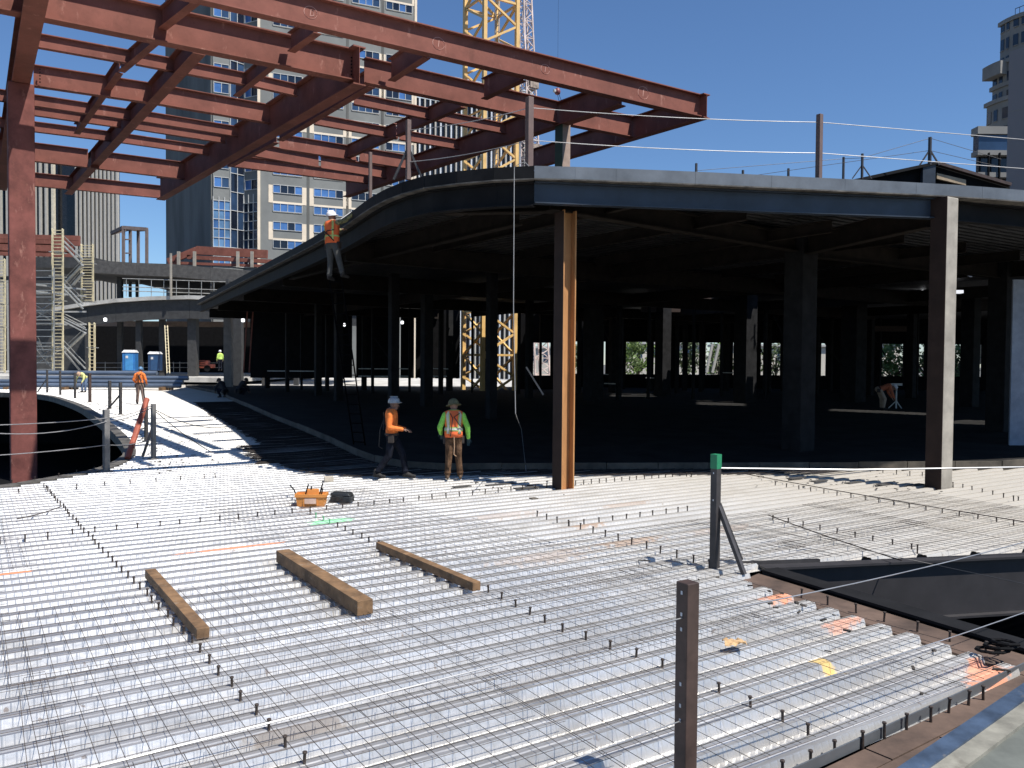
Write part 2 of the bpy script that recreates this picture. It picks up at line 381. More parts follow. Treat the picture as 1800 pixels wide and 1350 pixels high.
# ---- front edge: upstand, brown boards, blue channel and grey slab the viewer stands on
edgeU = (CORNER-FRONT).normalized(); edgeN = Vector((edgeU.y, -edgeU.x, 0))      # towards the viewer
f0 = FRONT-edgeU*9; f1 = CORNER+edgeU*0.25
k = 0
L = (f1-f0).length; nseg = 6
for i in range(nseg):
    a = f0+edgeU*(L*i/nseg+0.004); b = f0+edgeU*(L*(i+1)/nseg-0.004)
    mb = MB(); mb.bar((a+b)/2-edgeU*(b-a).length/2+edgeN*0.012-Z*0.03, (a+b)/2+edgeU*(b-a).length/2+edgeN*0.012-Z*0.03, 0.012, 0.075)
    mb.build('pour_stop', GALV, deck)
bl0, bl1 = atz(1600, 1350, 0.06), atz(1800, 1213, 0.06); bd = (bl1-bl0).normalized(); bn = Vector((bd.y, -bd.x, 0))
boards = thing('board_walk', 'brown weathered boards lying between the deck edge and the blue channel', 'boards', tuple(f0))
for r_ in range(4):
    for i in range(5):
        a = f0+edgeU*(i*2.44+r_*0.6+0.006)+edgeN*(0.04+r_*0.2); b = f0+edgeU*((i+1)*2.44+r_*0.6-0.006)+edgeN*(0.04+r_*0.2)
        zz = -0.075+rnd.uniform(-0.004, 0.004)
        MB().bar(a+edgeN*0.1+Z*zz, b+edgeN*0.1+Z*zz, 0.192, 0.03).build('board', PLY, boards)
BLUE = mat('blue_channel_paint', (0.065, 0.10, 0.16), 0.5, 0.2, var=0.25, scale=3, scuff=[(7, (1, 1, 1), .6, .7, (.2, .19, .17), .5)])
BEIGE = mat('beige_sill', (0.24, 0.23, 0.19), 0.75, var=0.2, scale=3, scuff=[(5, (1, 1, 1), .58, .7, (.1, .09, .07), .5)])
sill = thing('steel_sill_channel', 'blue painted steel channel with beige sill along the corner of the deck', 'steel channel', tuple(bl0))
p0, p1 = bl0-bd*8, bl1+bd*3
MB().bar(p0+bn*0.06-Z*0.04, p1+bn*0.06-Z*0.04, 0.12, 0.2).build('channel', BLUE, sill)
MB().bar(p0+bn*0.185-Z*0.03, p1+bn*0.185-Z*0.03, 0.13, 0.15).build('sill', BEIGE, sill)
slab = MB().hexa([q+Z*-0.3 for q in (p0+bn*0.25, p0+bn*6, p1+bn*6, p1+bn*0.25)], [q+Z*0.02 for q in (p0+bn*0.25, p0+bn*6, p1+bn*6, p1+bn*0.25)])
tag(fixn(slab.build('grey_slab', mat('grey_green_slab', (0.12, 0.13, 0.115), 0.8, var=0.2, scale=1.5))), kind='structure')
# ------------------------------------------------------------------ shear studs welded through the deck
smb = MB(); smb.lathe([(0.011, -0.05), (0.0105, 0.066), (0.016, 0.0665), (0.016, 0.078), (0.013, 0.080)], 8)
STUDME = smb.mesh('shear_stud', STUD, smooth=False); STUDMG = smb.mesh('shear_stud_green', STUDG)
nstud = 0
def stud_row(pts, sp, jitter=0.012, green=None, zoff=0.0, skip=0.0):
    global nstud
    q = [atf(*p) for p in pts]; line = resample([Vector((a.x, a.y, 0)) for a in q], sp)
    for i, a in enumerate(line):
        if rnd.random() < skip or nstud >= 296: continue
        o = place('shear_stud', STUDMG if green and i in green else STUDME, deck,
                  (a.x+rnd.uniform(-jitter, jitter), a.y+rnd.uniform(-jitter, jitter), fz(a.x, a.y)+zoff))
        o.rotation_euler = (rnd.uniform(-.06, .06), rnd.uniform(-.06, .06), 0); nstud += 1
stud_row([(78, 857), (149, 937), (229, 1019), (346, 1140), (440, 1247), (535, 1345)], 0.305)
stud_row([(545, 905), (645, 951), (861, 1043), (983, 1107), (1134, 1162), (1284, 1225), (1420, 1290)], 0.305, green=(1, 2, 3))
stud_row([(943, 906), (1181, 975), (1250, 995)], 0.305)
stud_row([(1362, 853), (1783, 922)], 0.305)
stud_row([(1359, 914), (1613, 967)], 0.305)
stud_row([(0, 954), (146, 937), (438, 910), (900, 862), (972, 855)], 0.30)
stud_row([(1011, 851), (1215, 836)], 0.2)
stud_row([(1001, 925), (1207, 897)], 0.3)
stud_row([(1410, 1042), (1755, 1142)], 0.34, zoff=-0.03)
stud_row([(1375, 1352), (1731, 1218)], 0.27, zoff=-0.02)
stud_row([(33, 866), (378, 838)], 0.5)
stud_row([(20, 850), (110, 837), (180, 824)], 0.55)
stud_row([(1530, 828), (1620, 836)], 0.3); stud_row([(1660, 850), (1790, 880)], 0.3)
# ------------------------------------------------------------------ welded wire mesh laid over the ribs
MESHME = {}
def wire_sheet(u0, v0, lu, lv, ang, z):
    if lu < 0.8 or lv < 0.5: return
    c = uv(u0+lu/2, v0+lv/2); d = Vector((U.x*math.cos(ang)-U.y*math.sin(ang), U.x*math.sin(ang)+U.y*math.cos(ang), 0)); e = Vector((-d.y, d.x, 0))
    A, B = MB(), MB(); 
    for mb, dd, ee, ll, ww, zz, sp in ((A, d, e, lu, lv, z, .305), (B, e, d, lv, lu, z+0.007, .152)):
        nW = int(ww/sp)
        for i in range(nW+1):
            o = c+ee*(-ww/2+i*sp)
            for a, b in crossings(OUT, o, dd):
                a = max(a, (c-o).dot(dd)-ll/2); b = min(b, (c-o).dot(dd)+ll/2)
                if b-a < 0.3: continue
                n_ = max(2, int((b-a)/1.1)); ph = rnd.uniform(0, 6)
                pts = [o+dd*(a+(b-a)*k_/n_)+ee*rnd.uniform(-.004, .004)+Z*(zz+fz(o.x, o.y)+0.008*math.sin(ph+k_*2.1)) for k_ in range(n_+1)]
                mb.tube(pts, 0.0026, 3, cap=False)
    if len(A.v)+len(B.v) < 40: return
    t = thing('wire_mesh_sheet', 'thin welded wire mesh sheet lying across the deck ribs', 'wire mesh', tuple(c), group='welded wire mesh sheets on the deck')
    tag(A.build('long_wire', WIRE, t), kind='stuff')
    tag(B.build('cross_wire', WIRE, t), kind='stuff')
for i in range(-2, 6):
    for j in range(0, 6):
        uu = -9.0+(i+2)*3.1 + rnd.uniform(-.25, .25); vv = 3.45+j*2.0+rnd.uniform(-.12, .12)
        if uu+1.5 > 1.2 and uu+1.5 < 4.2 and vv > 8.6: continue
        if uu > 5.6 and vv > 9.2: continue
        if uu > 4.4 and vv > 10.8: continue
        if vv > 11.2 and uu > 4: continue
        wire_sheet(uu, vv, 3.3, 2.15, rnd.uniform(-.014, .014), 0.016+rnd.uniform(0, .02))
# dense bar mat added to darken the shaded deck along the slab upstand: bars across the view at 10 cm, tied over two long carriers
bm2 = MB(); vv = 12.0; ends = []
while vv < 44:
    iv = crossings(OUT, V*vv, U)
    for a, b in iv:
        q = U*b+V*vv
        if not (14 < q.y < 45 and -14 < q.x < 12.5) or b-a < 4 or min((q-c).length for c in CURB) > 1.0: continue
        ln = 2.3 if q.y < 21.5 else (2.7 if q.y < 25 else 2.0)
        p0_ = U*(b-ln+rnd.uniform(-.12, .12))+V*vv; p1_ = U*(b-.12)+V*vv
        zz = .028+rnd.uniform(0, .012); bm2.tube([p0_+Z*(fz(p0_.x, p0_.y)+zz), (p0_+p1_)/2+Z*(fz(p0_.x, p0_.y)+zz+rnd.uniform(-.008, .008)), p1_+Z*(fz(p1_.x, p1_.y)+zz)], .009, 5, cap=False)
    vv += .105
tag(bm2.build('shade_bar_mat', mat('dark_bar_steel', (.035, .028, .025), .75, 0, var=.3, scale=6, spec=.2)), 'dense mat of dark steel bars added to deepen the shade along the curved slab edge', 'reinforcement mat', kind='stuff')
# a few loose bars lying along and across the deck
for i, (a, b, lab) in enumerate([((1310, 833), (1800, 917), 'long rusty bar lying across the dusty deck beside the brown column'),
                            ((30, 912), (108, 890), 'short bent black bar lying on the mesh beside the stud row'),
                            ((1350, 905), (1585, 985), 'thin rusty bar crossing the deck towards the dark floor opening')]):
    p, q = atz(*a, 0.05), atz(*b, 0.05)
    tag(MB().tube(catenary(p, q, 0.02, 8), 0.009, 5).build('reinforcing_bar', STUD), lab, 'steel bar', 'loose reinforcing bars')
# ------------------------------------------------------------------ ground, lower floor, interior slab
g = MB(); g.add([(-2500, -800, -9.0), (2500, -800, -9.0), (2500, 3500, -9.0), (-2500, 3500, -9.0)], [(0, 1, 2, 3)])
tag(g.build('ground', mat('city_ground', (0.12, 0.115, 0.105), 0.9, var=0.3, scale=0.05)), kind='structure')
g = MB(); g.box((-12, 28, -5.1), 90, 90, 0.2)
tag(g.build('lower_floor', BLACK), kind='structure')
for c_, sx_, sy_ in (((-15, 73.2, -4.8), 100, .4), ((-64, 30, -4.8), .4, 90), ((34, 40, -4.8), .4, 64)):
    tag(MB().box(c_, sx_, sy_, 8.6).build('basement_wall', BLACK), kind='structure')
SL = 0.16                                   # upstand of the finished slab over the deck
def cz(x, y): return fz(x, y)+SL
FAR = []
for i, p in enumerate(CURB):
    t = i/(len(CURB)-1); FAR.append(Vector((-24+t*78, 64+t*6, 0)))
g = MB(); nr = 10
for i, p in enumerate(CURB):
    for k in range(nr+1):
        q = p+(FAR[i]-p)*(k/nr)**1.6; g.v.append(Vector((q.x, q.y, cz(q.x, q.y))))
for i in range(len(CURB)-1):
    for k in range(nr):
        g.f.append((i*(nr+1)+k, (i+1)*(nr+1)+k, (i+1)*(nr+1)+k+1, i*(nr+1)+k+1)); g.mi.append(0)
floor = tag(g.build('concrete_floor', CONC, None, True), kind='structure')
for a, b in zip(CURB[:-1], CURB[1:]):       # timber edge boards that formed the slab edge
    d = (b-a).normalized(); o_ = Vector((d.y, -d.x, 0)); jz = rnd.uniform(-.006, .012)
    za, zb = fz(a.x, a.y), fz(b.x, b.y); a2, b2 = a+d*0.012, b-d*0.006
    m = MB().hexa([a2-o_*.002+Z*(za-.07), b2-o_*.002+Z*(zb-.07), b2+o_*.045+Z*(zb-.07), a2+o_*.045+Z*(za-.07)],
                  [a2-o_*.002+Z*(za+SL+jz+.015), b2-o_*.002+Z*(zb+SL+jz+.015), b2+o_*.045+Z*(zb+SL+jz+.015), a2+o_*.045+Z*(za+SL+jz+.015)])
    fixn(m.build('edge_board', FORM, floor))
# ------------------------------------------------------------------ the steel building with the curved roof edge
RZ = 6.33
ED = [atz(px, py, RZ) for px, py in [(405, 497), (470, 462), (540, 424), (600, 387), (650, 350), (690, 328), (745, 310), (800, 302), (860, 296), (940, 292), (1090, 297), (1237, 303), (1440, 313), (1620, 322), (1800, 335)]]
ED = [ED[0]+(ED[0]-ED[1]).normalized()*14]+ED+[ED[-1]+Vector((8, 2.6, 0)), ED[-1]+Vector((26, 12, 0))]
ED = resample(curve([Vector((p.x, p.y, 0)) for p in ED], 8), 0.8)
bld = thing('steel_building', 'unfinished dark steel building with a sweeping curved roof edge over a shaded floor', 'building', (6, 30, 0))
BACK = [Vector(p) for p in ((52, 70, 0), (6, 70, 0), (6, 61.5, 0), (1.8, 61.5, 0), (1.8, 55.2, 0), (-4.8, 55.2, 0), (-4.8, 61.5, 0), (-22, 61.5, 0))]
def inset(i, d_=0.28):
    a, b = ED[max(0, i-1)], ED[min(len(ED)-1, i+1)]; t = (b-a).normalized(); return ED[i]+Vector((-t.y, t.x, 0))*d_
ROOF = [inset(i, 0.12) for i in range(len(ED))]+BACK
def slot(pts, dx=0.0, dy=0.0):              # gap added to the roof, shaped so the sun reaches the floor at these points
    s = sd.copy(); L = (RZ-0.5)/s.z; off = Vector((s.x*L, s.y*L, 0)); return [Vector((p[0], p[1], 0))+off for p in pts]
def fl(px, py):
    p = atf(px, py, SL); return (p.x, p.y)
SLOTS = [slot([fl(1455, 722), fl(1640, 730), fl(1640, 726), fl(1455, 718.5)]), slot([fl(1670, 744), fl(1830, 751), fl(1830, 743), fl(1670, 737)]),
         slot([fl(1222, 711), fl(1305, 713), fl(1305, 705), fl(1222, 704)]), slot([fl(1068, 700), fl(1155, 700), fl(1140, 692), fl(1072, 692)])]
RDK = mat('roof_deck_underside', (0.05, 0.05, 0.053), 0.5, 0.6, var=0.2)
lay_deck('roof_deck_sheet', bld, ROOF, lambda x, y: RZ-0.06, [RDK, RDK], holes=SLOTS, flutes=6, step=60, flat_to=500)
for i in range(0, len(ED)-1, 2):            # bent galvanised edge closure in lengths
    seg = ED[i:i+3]
    if len(seg) < 2: continue
    m = MB()
    for a, b in zip(seg[:-1], seg[1:]):
        d = (b-a).normalized(); o_ = Vector((d.y, -d.x, 0)); e0 = 0.004 if a is seg[0] else 0
        a = a+d*e0
        m.hexa([a+Z*(RZ-.235), b+Z*(RZ-.235), b+o_*.03+Z*(RZ-.235), a+o_*.03+Z*(RZ-.235)], [a+Z*RZ, b+Z*RZ, b+o_*.03+Z*RZ, a+o_*.03+Z*RZ])
    fixn(m.build('fascia_panel', GALV if seg[0].x > -.35 else DARK, bld))  # panels round the bend in dark paint, their shade put into the colour
    m = MB()
    for a, b in zip(seg[:-1], seg[1:]):
        d = (b-a).normalized(); o_ = Vector((d.y, -d.x, 0))
        m.hexa([a-o_*.30+Z*(RZ-.262), b-o_*.30+Z*(RZ-.262), b+o_*.05+Z*(RZ-.262), a+o_*.05+Z*(RZ-.262)], [a-o_*.30+Z*(RZ-.238), b-o_*.30+Z*(RZ-.238), b+o_*.05+Z*(RZ-.238), a+o_*.05+Z*(RZ-.238)])
    fixn(m.build('edge_plate', EDGEP, bld))
# edge beams just inside the fascia, chords between columns
iM = min(range(len(ED)), key=lambda i: (ED[i]-atz(943, 292, RZ)*1).xy.length if False else abs(ED[i].x-0.45)+abs(ED[i].y-15.5))
iR = min(range(len(ED)), key=lambda i: abs(ED[i].x-9.0))
def edge_beam(i, j, d_, bf, material, z=None, ins=0.28):
    z = RZ-0.27 if z is None else z
    fixn(MB().ibeam(inset(i, ins)+Z*(z-d_/2), inset(j, ins)+Z*(z-d_/2), d_, bf, 0.025).build('edge_beam', material, bld))
edge_beam(iM, iR, 0.42, 0.2, DARKB, ins=0.16)
edge_beam(iR, min(iR+22, len(ED)-1), 0.42, 0.2, DARK)
m = MB()                                    # the curved beam that follows the bend
cv = [inset(i, 0.22) for i in range(0, iM+1)]
for a, b in zip(cv[:-1], cv[1:]): m.ibeam(a+Z*(RZ-.27-.23), b+Z*(RZ-.27-.23), 0.46, 0.22, 0.025)
curvedb = m.build('curved_edge_beam', DARK, bld)
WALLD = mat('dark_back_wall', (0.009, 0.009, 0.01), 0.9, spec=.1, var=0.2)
def panel(px0, px1, py0, py1, Y, th=0.2, material=WALLD, parent=bld, name='wall_panel'):
    a, b = aty(px0, py1, Y), aty(px1, py1, Y); c = aty((px0+px1)/2, py0, Y)
    return MB().box(((a.x+b.x)/2, Y+th/2, (a.z+c.z)/2), b.x-a.x, th, c.z-a.z).build(name, material, parent)
# columns: (px of the centre, distance along y, base px y or None, section)
def column(x, y, z0, z1, kind, material, sx, sy, ang, name='column'):
    m = MB(); a = Vector((x, y, z0)); b = Vector((x, y, z1))
    if kind == 'H':
        m.ibeam(a, b, sx, sy, 0.03, 0.02, up=Vector((math.cos(ang), math.sin(ang), 0)))
    else: m.box((x, y, (z0+z1)/2), sx, sy, z1-z0, ang)
    o = m.build(name, material, bld); fixn(o)
    if kind != 'H': bevel(o, 0.02, 2)
    return o
angU = math.atan2(U.y, U.x)
pM = atz(990, 858); pR = atz(1650, 856); pB = atz(1402, 805); pC = atz(1755, 776)
MBOT = 0.0
mcol = column(pM.x, pM.y, -0.09, 5.62, 'H', RUST, 0.32, 0.31, angU)
MB().bar(Vector((pM.x, pM.y, -.03))-U*.164, Vector((pM.x, pM.y, 5.6))-U*.164, .006, .312, up=V).build('dark_face_plate', BROWN, bld)  # dark plate added over the flange turned from the sun, shade painted in
MB().box((pM.x, pM.y, -0.045), 0.5, 0.5, 0.03, angU).build('base_plate', RUST, bld)
aR = angU-R(4); column(pR.x, pR.y, -0.09, 6.05, 'B', GREYP, 0.38, 0.36, aR)
eR = Vector((math.cos(aR), math.sin(aR), 0)); cR = Vector((pR.x, pR.y, 0))-eR*.197
MB().bar(cR-Z*.09, cR+Z*6.05,   .012, .364, up=Vector((-eR.y, eR.x, 0))).build('dark_face_plate', BROWN, bld)  # brown plate laid on the grey column's unlit face, its shade in the colour
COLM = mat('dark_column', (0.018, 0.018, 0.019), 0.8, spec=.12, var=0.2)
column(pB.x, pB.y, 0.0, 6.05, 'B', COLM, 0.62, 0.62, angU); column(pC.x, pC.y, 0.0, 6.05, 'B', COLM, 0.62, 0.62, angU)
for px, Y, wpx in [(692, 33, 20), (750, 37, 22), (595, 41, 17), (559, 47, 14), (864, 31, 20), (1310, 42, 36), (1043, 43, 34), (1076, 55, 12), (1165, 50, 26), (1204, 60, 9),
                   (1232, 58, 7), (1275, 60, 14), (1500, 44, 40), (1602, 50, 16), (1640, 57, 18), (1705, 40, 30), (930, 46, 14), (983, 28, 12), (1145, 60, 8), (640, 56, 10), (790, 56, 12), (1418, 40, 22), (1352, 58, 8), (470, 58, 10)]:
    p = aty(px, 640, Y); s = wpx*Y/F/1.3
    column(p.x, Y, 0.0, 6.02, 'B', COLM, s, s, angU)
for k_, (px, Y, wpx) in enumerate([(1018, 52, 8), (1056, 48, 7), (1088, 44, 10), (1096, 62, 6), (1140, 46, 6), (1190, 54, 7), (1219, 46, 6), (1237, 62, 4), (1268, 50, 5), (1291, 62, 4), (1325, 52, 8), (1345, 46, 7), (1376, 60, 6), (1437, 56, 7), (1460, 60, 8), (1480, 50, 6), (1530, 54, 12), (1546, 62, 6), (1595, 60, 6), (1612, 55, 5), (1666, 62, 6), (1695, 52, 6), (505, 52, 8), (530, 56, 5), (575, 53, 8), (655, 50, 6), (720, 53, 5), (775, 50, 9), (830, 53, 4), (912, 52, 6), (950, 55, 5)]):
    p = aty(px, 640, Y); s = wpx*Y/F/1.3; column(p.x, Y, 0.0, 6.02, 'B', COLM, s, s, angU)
for (a, b, Y) in (((1052, 560), (1098, 650), 56), ((1140, 600), (1185, 650), 58), ((1310, 560), (1350, 640), 54), ((1440, 590), (1490, 655), 56), ((1360, 555), (1375, 585), 45), ((1528, 580), (1556, 625), 58), ((655, 590), (690, 640), 52), ((435, 545), (428, 655), 50), ((445, 545), (438, 655), 50)):
    MB().bar(aty(*a, Y), aty(*b, Y), .07, .07).build('diagonal_brace', RED if Y == 50 else COLM, bld)
for (x0, x1, py, Y) in ((470, 560, 652, 55), (630, 682, 648, 55), (630, 682, 661, 55), (702, 722, 648, 55), (702, 722, 661, 55), (760, 788, 648, 55), (760, 786, 661, 55), (1025, 1040, 658, 57), (1060, 1080, 658, 57), (1025, 1038, 674, 50), (1062, 1082, 674, 50), (1135, 1150, 664, 52), (1270, 1295, 655, 58)):
    MB().bar(aty(x0, py, Y), aty(x1, py+.5, Y), .05, .06).build('guard_rail', SCAFG, bld)
for (x0, x1, y0, y1, Y) in ((1128, 1196, 522, 548, 50), (1180, 1250, 520, 545, 54), (1505, 1616, 573, 582, 56)):
    panel(x0, x1, y0, y1, Y, .3, mat('dim_brown_beam', (.05, .03, .022), .8), bld, 'beam')
# girders along U and V
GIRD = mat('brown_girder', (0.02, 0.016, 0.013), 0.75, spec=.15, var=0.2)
def girder(a, b, ztop, d_, bf=0.25, material=None):
    o_ = Vector((a[0], a[1], 0)); e_ = Vector((b[0], b[1], 0)); L_ = (e_-o_).length; dd = (e_-o_)/L_
    for s0, s1 in crossings([inset(i, .45) for i in range(len(ED))]+BACK, o_, dd):      # kept inside the roof outline
        s0, s1 = max(0, s0), min(L_, s1)
        if s1-s0 < .5: continue
        p_, q_ = o_+dd*s0, o_+dd*s1
        fixn(MB().ibeam(Vector((p_.x, p_.y, ztop-d_/2)), Vector((q_.x, q_.y, ztop-d_/2)), d_, bf, 0.028).build('girder', material or GIRD, bld))
girder(xy(pM-U*0.4), xy(pB), 6.04, 0.45); girder(xy(pB), xy(pC), 6.035, 0.55); girder(xy(pC), xy(pC+U*12), 6.03, 0.55)
eA = inset(iM-3, 0.4)
girder((eA.x, eA.y), xy(pM), 6.02, 0.42)
girder(xy(pB), xy(pR), 6.01, 0.5); girder(xy(pC), xy(pC-V*9), 6.01, 0.5)
for i in range(1, 6):
    s_ = pM+V*(i*9.0)-U*2; girder(xy(s_), xy(s_+U*40), 6.0, 0.6)
for i in range(0, 5):
    s_ = pB+U*(i*9.0-9); girder(xy(s_+V*0.3), xy(s_+V*40), 6.015, 0.5, 0.2)
for i in range(0, 7):                        # filler beams that show under the lit edge
    s_ = pM+U*(i*3.0+1.2)-V*1.0; girder(xy(s_), xy(s_+V*9), 6.025, 0.3, 0.13)
# piece mark chalked on the girder
cu = bpy.data.curves.new('piece_mark', 'FONT'); cu.body = '#1623'; cu.size = 0.2; cu.extrude = 0.002
tmp = bpy.data.objects.new('piece_mark', cu); col.objects.link(tmp); bpy.context.view_layer.update()
me = bpy.data.meshes.new_from_object(tmp.evaluated_get(bpy.context.evaluated_depsgraph_get())); bpy.data.objects.remove(tmp)
me.materials.clear(); me.materials.append(mat('paint_mark', (0.2, 0.19, 0.15), 0.8)); tm = place('piece_mark', me)
iT = max(1, iM-3); ta, tb = inset(iT-1, 0.05), inset(iT, 0.05); td = (tb-ta).normalized()
tm.parent = bld; tp = aty(811, 366, ((ta+tb)/2).y-0.1); tm.location = tp-bld.location
tm.rotation_euler = (R(90), 0, math.atan2(td.y, td.x))
# back wall of the building with the gaps daylight comes through
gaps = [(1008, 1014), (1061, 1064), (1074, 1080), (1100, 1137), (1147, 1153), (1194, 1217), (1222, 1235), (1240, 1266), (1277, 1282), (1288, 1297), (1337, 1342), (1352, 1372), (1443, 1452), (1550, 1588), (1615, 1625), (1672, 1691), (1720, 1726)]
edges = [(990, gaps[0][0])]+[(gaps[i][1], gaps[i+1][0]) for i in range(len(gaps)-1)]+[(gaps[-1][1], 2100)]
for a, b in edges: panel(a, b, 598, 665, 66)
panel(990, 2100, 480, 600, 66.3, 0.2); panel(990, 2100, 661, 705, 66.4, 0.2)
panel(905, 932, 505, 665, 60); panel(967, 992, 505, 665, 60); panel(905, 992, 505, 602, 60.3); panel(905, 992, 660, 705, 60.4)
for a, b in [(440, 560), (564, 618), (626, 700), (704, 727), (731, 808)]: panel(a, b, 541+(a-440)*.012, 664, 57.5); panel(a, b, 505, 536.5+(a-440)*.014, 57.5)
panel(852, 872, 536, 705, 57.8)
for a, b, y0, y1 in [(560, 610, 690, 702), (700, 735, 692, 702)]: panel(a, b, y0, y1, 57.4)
# daylight filled strip beyond the building
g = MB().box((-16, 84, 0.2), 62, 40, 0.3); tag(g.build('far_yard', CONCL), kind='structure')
# ------------------------------------------------------------------ red steel canopy
ZT = 2.58+6.3+0.62                          # top of all canopy steel
can = thing('steel_canopy', 'rust red steel canopy frame of bolted girders and purlins carried over the deck', 'steel canopy', tuple(atz(630, 146, 8.9).xy)+(0,))
cnt = [0]
def cbeam(name, p, q, d_, bf, tf=0.02, ext=(0, 0), material=RED):
    zb = ZT-0.0035*(cnt[0] % 9)-d_; cnt[0] += 1
    a, b = atz(*p, zb), atz(*q, zb); dd = (b-a).normalized(); a = a-dd*ext[0]; b = b+dd*ext[1]
    return fixn(MB().ibeam(a+Z*d_/2, b+Z*d_/2, d_, bf, tf, 0.013).build(name, material, can)), a+Z*d_/2, b+Z*d_/2
b1, B1a, B1b = cbeam('front_beam', (300, -8), (1238, 209), 0.57, 0.24, 0.024, (5, 0))
b2, B2a, B2b = cbeam('girder', (0, 20), (632, 146), 0.69, 0.28, 0.026, (2.5, -0.1))
cbeam('girder', (640, 147), (979, 218), 0.58, 0.22)
cbeam('girder', (1003, 221), (1110, 242), 0.58, 0.22)
for p, q, d_, bf in [((60, 83), (235, 114), .3, .15), ((239, 114), (434, 151), .3, .15), ((438, 151), (522, 170), .3, .15), ((622, 184), (757, 211), .3, .15), ((762, 212), (889, 236), .3, .15),
                     ((59, 152), (272, 183), .5, .2), ((278, 184), (489, 220), .5, .2), ((553, 219), (698, 245), .3, .15), ((702, 246), (811, 264), .3, .15),
                     ((-60, 169), (231, 212), .3, .15), ((244, 213), (432, 243), .3, .15), ((491, 262), (626, 283), .45, .18), ((632, 284), (742, 301), .45, .18),
                     ((57, 203), (213, 225), .3, .15), ((232, 227), (396, 252), .3, .15), ((-60, 217), (198, 249), .3, .15), ((205, 250), (380, 275), .3, .15), ((440, 274), (560, 295), .42, .18), ((564, 296), (692, 316), .42, .18),
                     ((-60, 270), (155, 295), .6, .2), ((160, 296), (327, 316), .6, .2), ((-60, 316), (130, 334), .5, .2), ((134, 334), (287, 349), .5, .2), ((400, 292), (655, 324), .4, .18)]:
    cbeam('purlin', p, q, d_, bf)
cbeam('cross_girder', (632, 149), (282, 352), .85, .3, .03)
cbeam('cross_girder', (1101, 183), (740, 303), .62, .28, .028, (-.16, 5.5))
cbeam('end_beam', (1237, 209), (985, 283), .62, .24, .024, (0.1, 1.5))
cbeam('cross_girder', (350, 95), (120, 342), .5, .26)
cbeam('cross_girder', (1160, 0), (1160, 1), .3, .1) if False else None
for p, q, d_, bf in [((272, 78), (213, 127), .3, .16), ((210, 129), (135, 236), .3, .16), ((653, 153), (492, 248), .42, .2), ((486, 251), (405, 293), .4, .18), ((750, 102), (688, 143), .5, .18), ((815, 189), (698, 240), .4, .17), ((696, 241), (600, 283), .4, .17),
                     ((920, 142), (851, 175), .5, .18), ((558, 59), (512, 92), .4, .17), ((345, 5), (285, 52), .4, .17), ((478, 119), (415, 170), .35, .16), ((-20, -30), (-80, 60), .5, .2)]:
    cbeam('cross_purlin', p, q, d_, bf)
# column that carries it, standing in the left opening, and its head girder
pc = atz(36, 150, ZT-0.8); cax = math.atan2(U.y, U.x)
m = MB(); m.box((pc.x, pc.y, (ZT-0.8-5.0)/2), 0.52, 0.50, ZT-0.8+5.0, cax)
bevel(fixn(m.build('column', REDC, can)), 0.03, 3)
fixn(MB().ibeam(Vector((pc.x, pc.y, ZT-0.41))-V*9, Vector((pc.x, pc.y, ZT-0.41))+V*14, 0.78, 0.36, 0.03).build('head_girder', RED, can))
# stub column through the roof under the canopy
ps = atz(990, 220, ZT-0.6)
mb = MB(); mb.box((ps.x, ps.y, (RZ+ZT-0.58)/2), 0.26, 0.30, ZT-0.58-RZ, cax)
TANC = mat('tan_stub_column', (0.34, 0.25, 0.20), 0.6); GRNC = mat('green_primer', (0.03, 0.07, 0.04), 0.6)
mb.build('stub_column', TANC, can)
mb = MB(); mb.box((ps.x-0.14*U.x, ps.y-0.14*U.y, (RZ+ZT-0.6)/2), 0.02, 0.32, ZT-0.62-RZ, cax); mb.build('dark_face_plate', GRNC, can)
# bolted end plates
def bolts(p, axis, n_, dz, r_=0.016):
    for i in range(n_): MB().tube([p+Z*(i*dz), p+Z*(i*dz)+axis*0.035], r_, 6).build('bolt', BLACK, can)
PLATE = mat('end_plate', (0.09, 0.035, 0.03), 0.6)
nV = -V
e = B2b; MB().box(e+U*0.02, 0.03, 0.27, 0.70, cax).build('end_plate', PLATE, can)
bolts(e-U*0.10+nV*0.0-Z*0.2, nV, 6, 0.075)
bolts(B1b-U*0.10-Z*0.18, nV, 6, 0.065)
a4 = atz(66, 150, ZT-0.5); bolts(a4+Z*0.08+U*0.05, nV, 5, 0.075)
CHALK = mat('chalk', (0.62, 0.36, 0.30), 0.9)
def chalk_ring(t_, r_, letter=None, pa=B1a, pb=B1b):
    c = pa+(pb-pa)*t_+nV*0.009; d_ = (pb-pa).normalized(); m = MB()
    m.tube([c+d_*r_*math.cos(a_)+Z*r_*0.9*math.sin(a_) for a_ in [i*6.1/20 for i in range(21)]], 0.005, 3)
    m.tube([c+Z*r_*.5+d_*.01, c-Z*r_*.5-d_*.01], 0.006, 3)
    if letter == 'D': m.tube([c+Z*r_*.5, c+Z*r_*.4+d_*r_*.5, c-Z*r_*.3+d_*r_*.5, c-Z*r_*.5], 0.006, 3)
    m.build('chalk_mark', CHALK, can)
for px, r_, lt in [(587, .13, 'D'), (785, .14, None), (952, .12, None), (1107, .17, None)]:
    tt = (atz(px, 60+(px-587)*.225+35, ZT-.3).x-B1a.x)/(B1b.x-B1a.x); chalk_ring(tt, r_, lt)
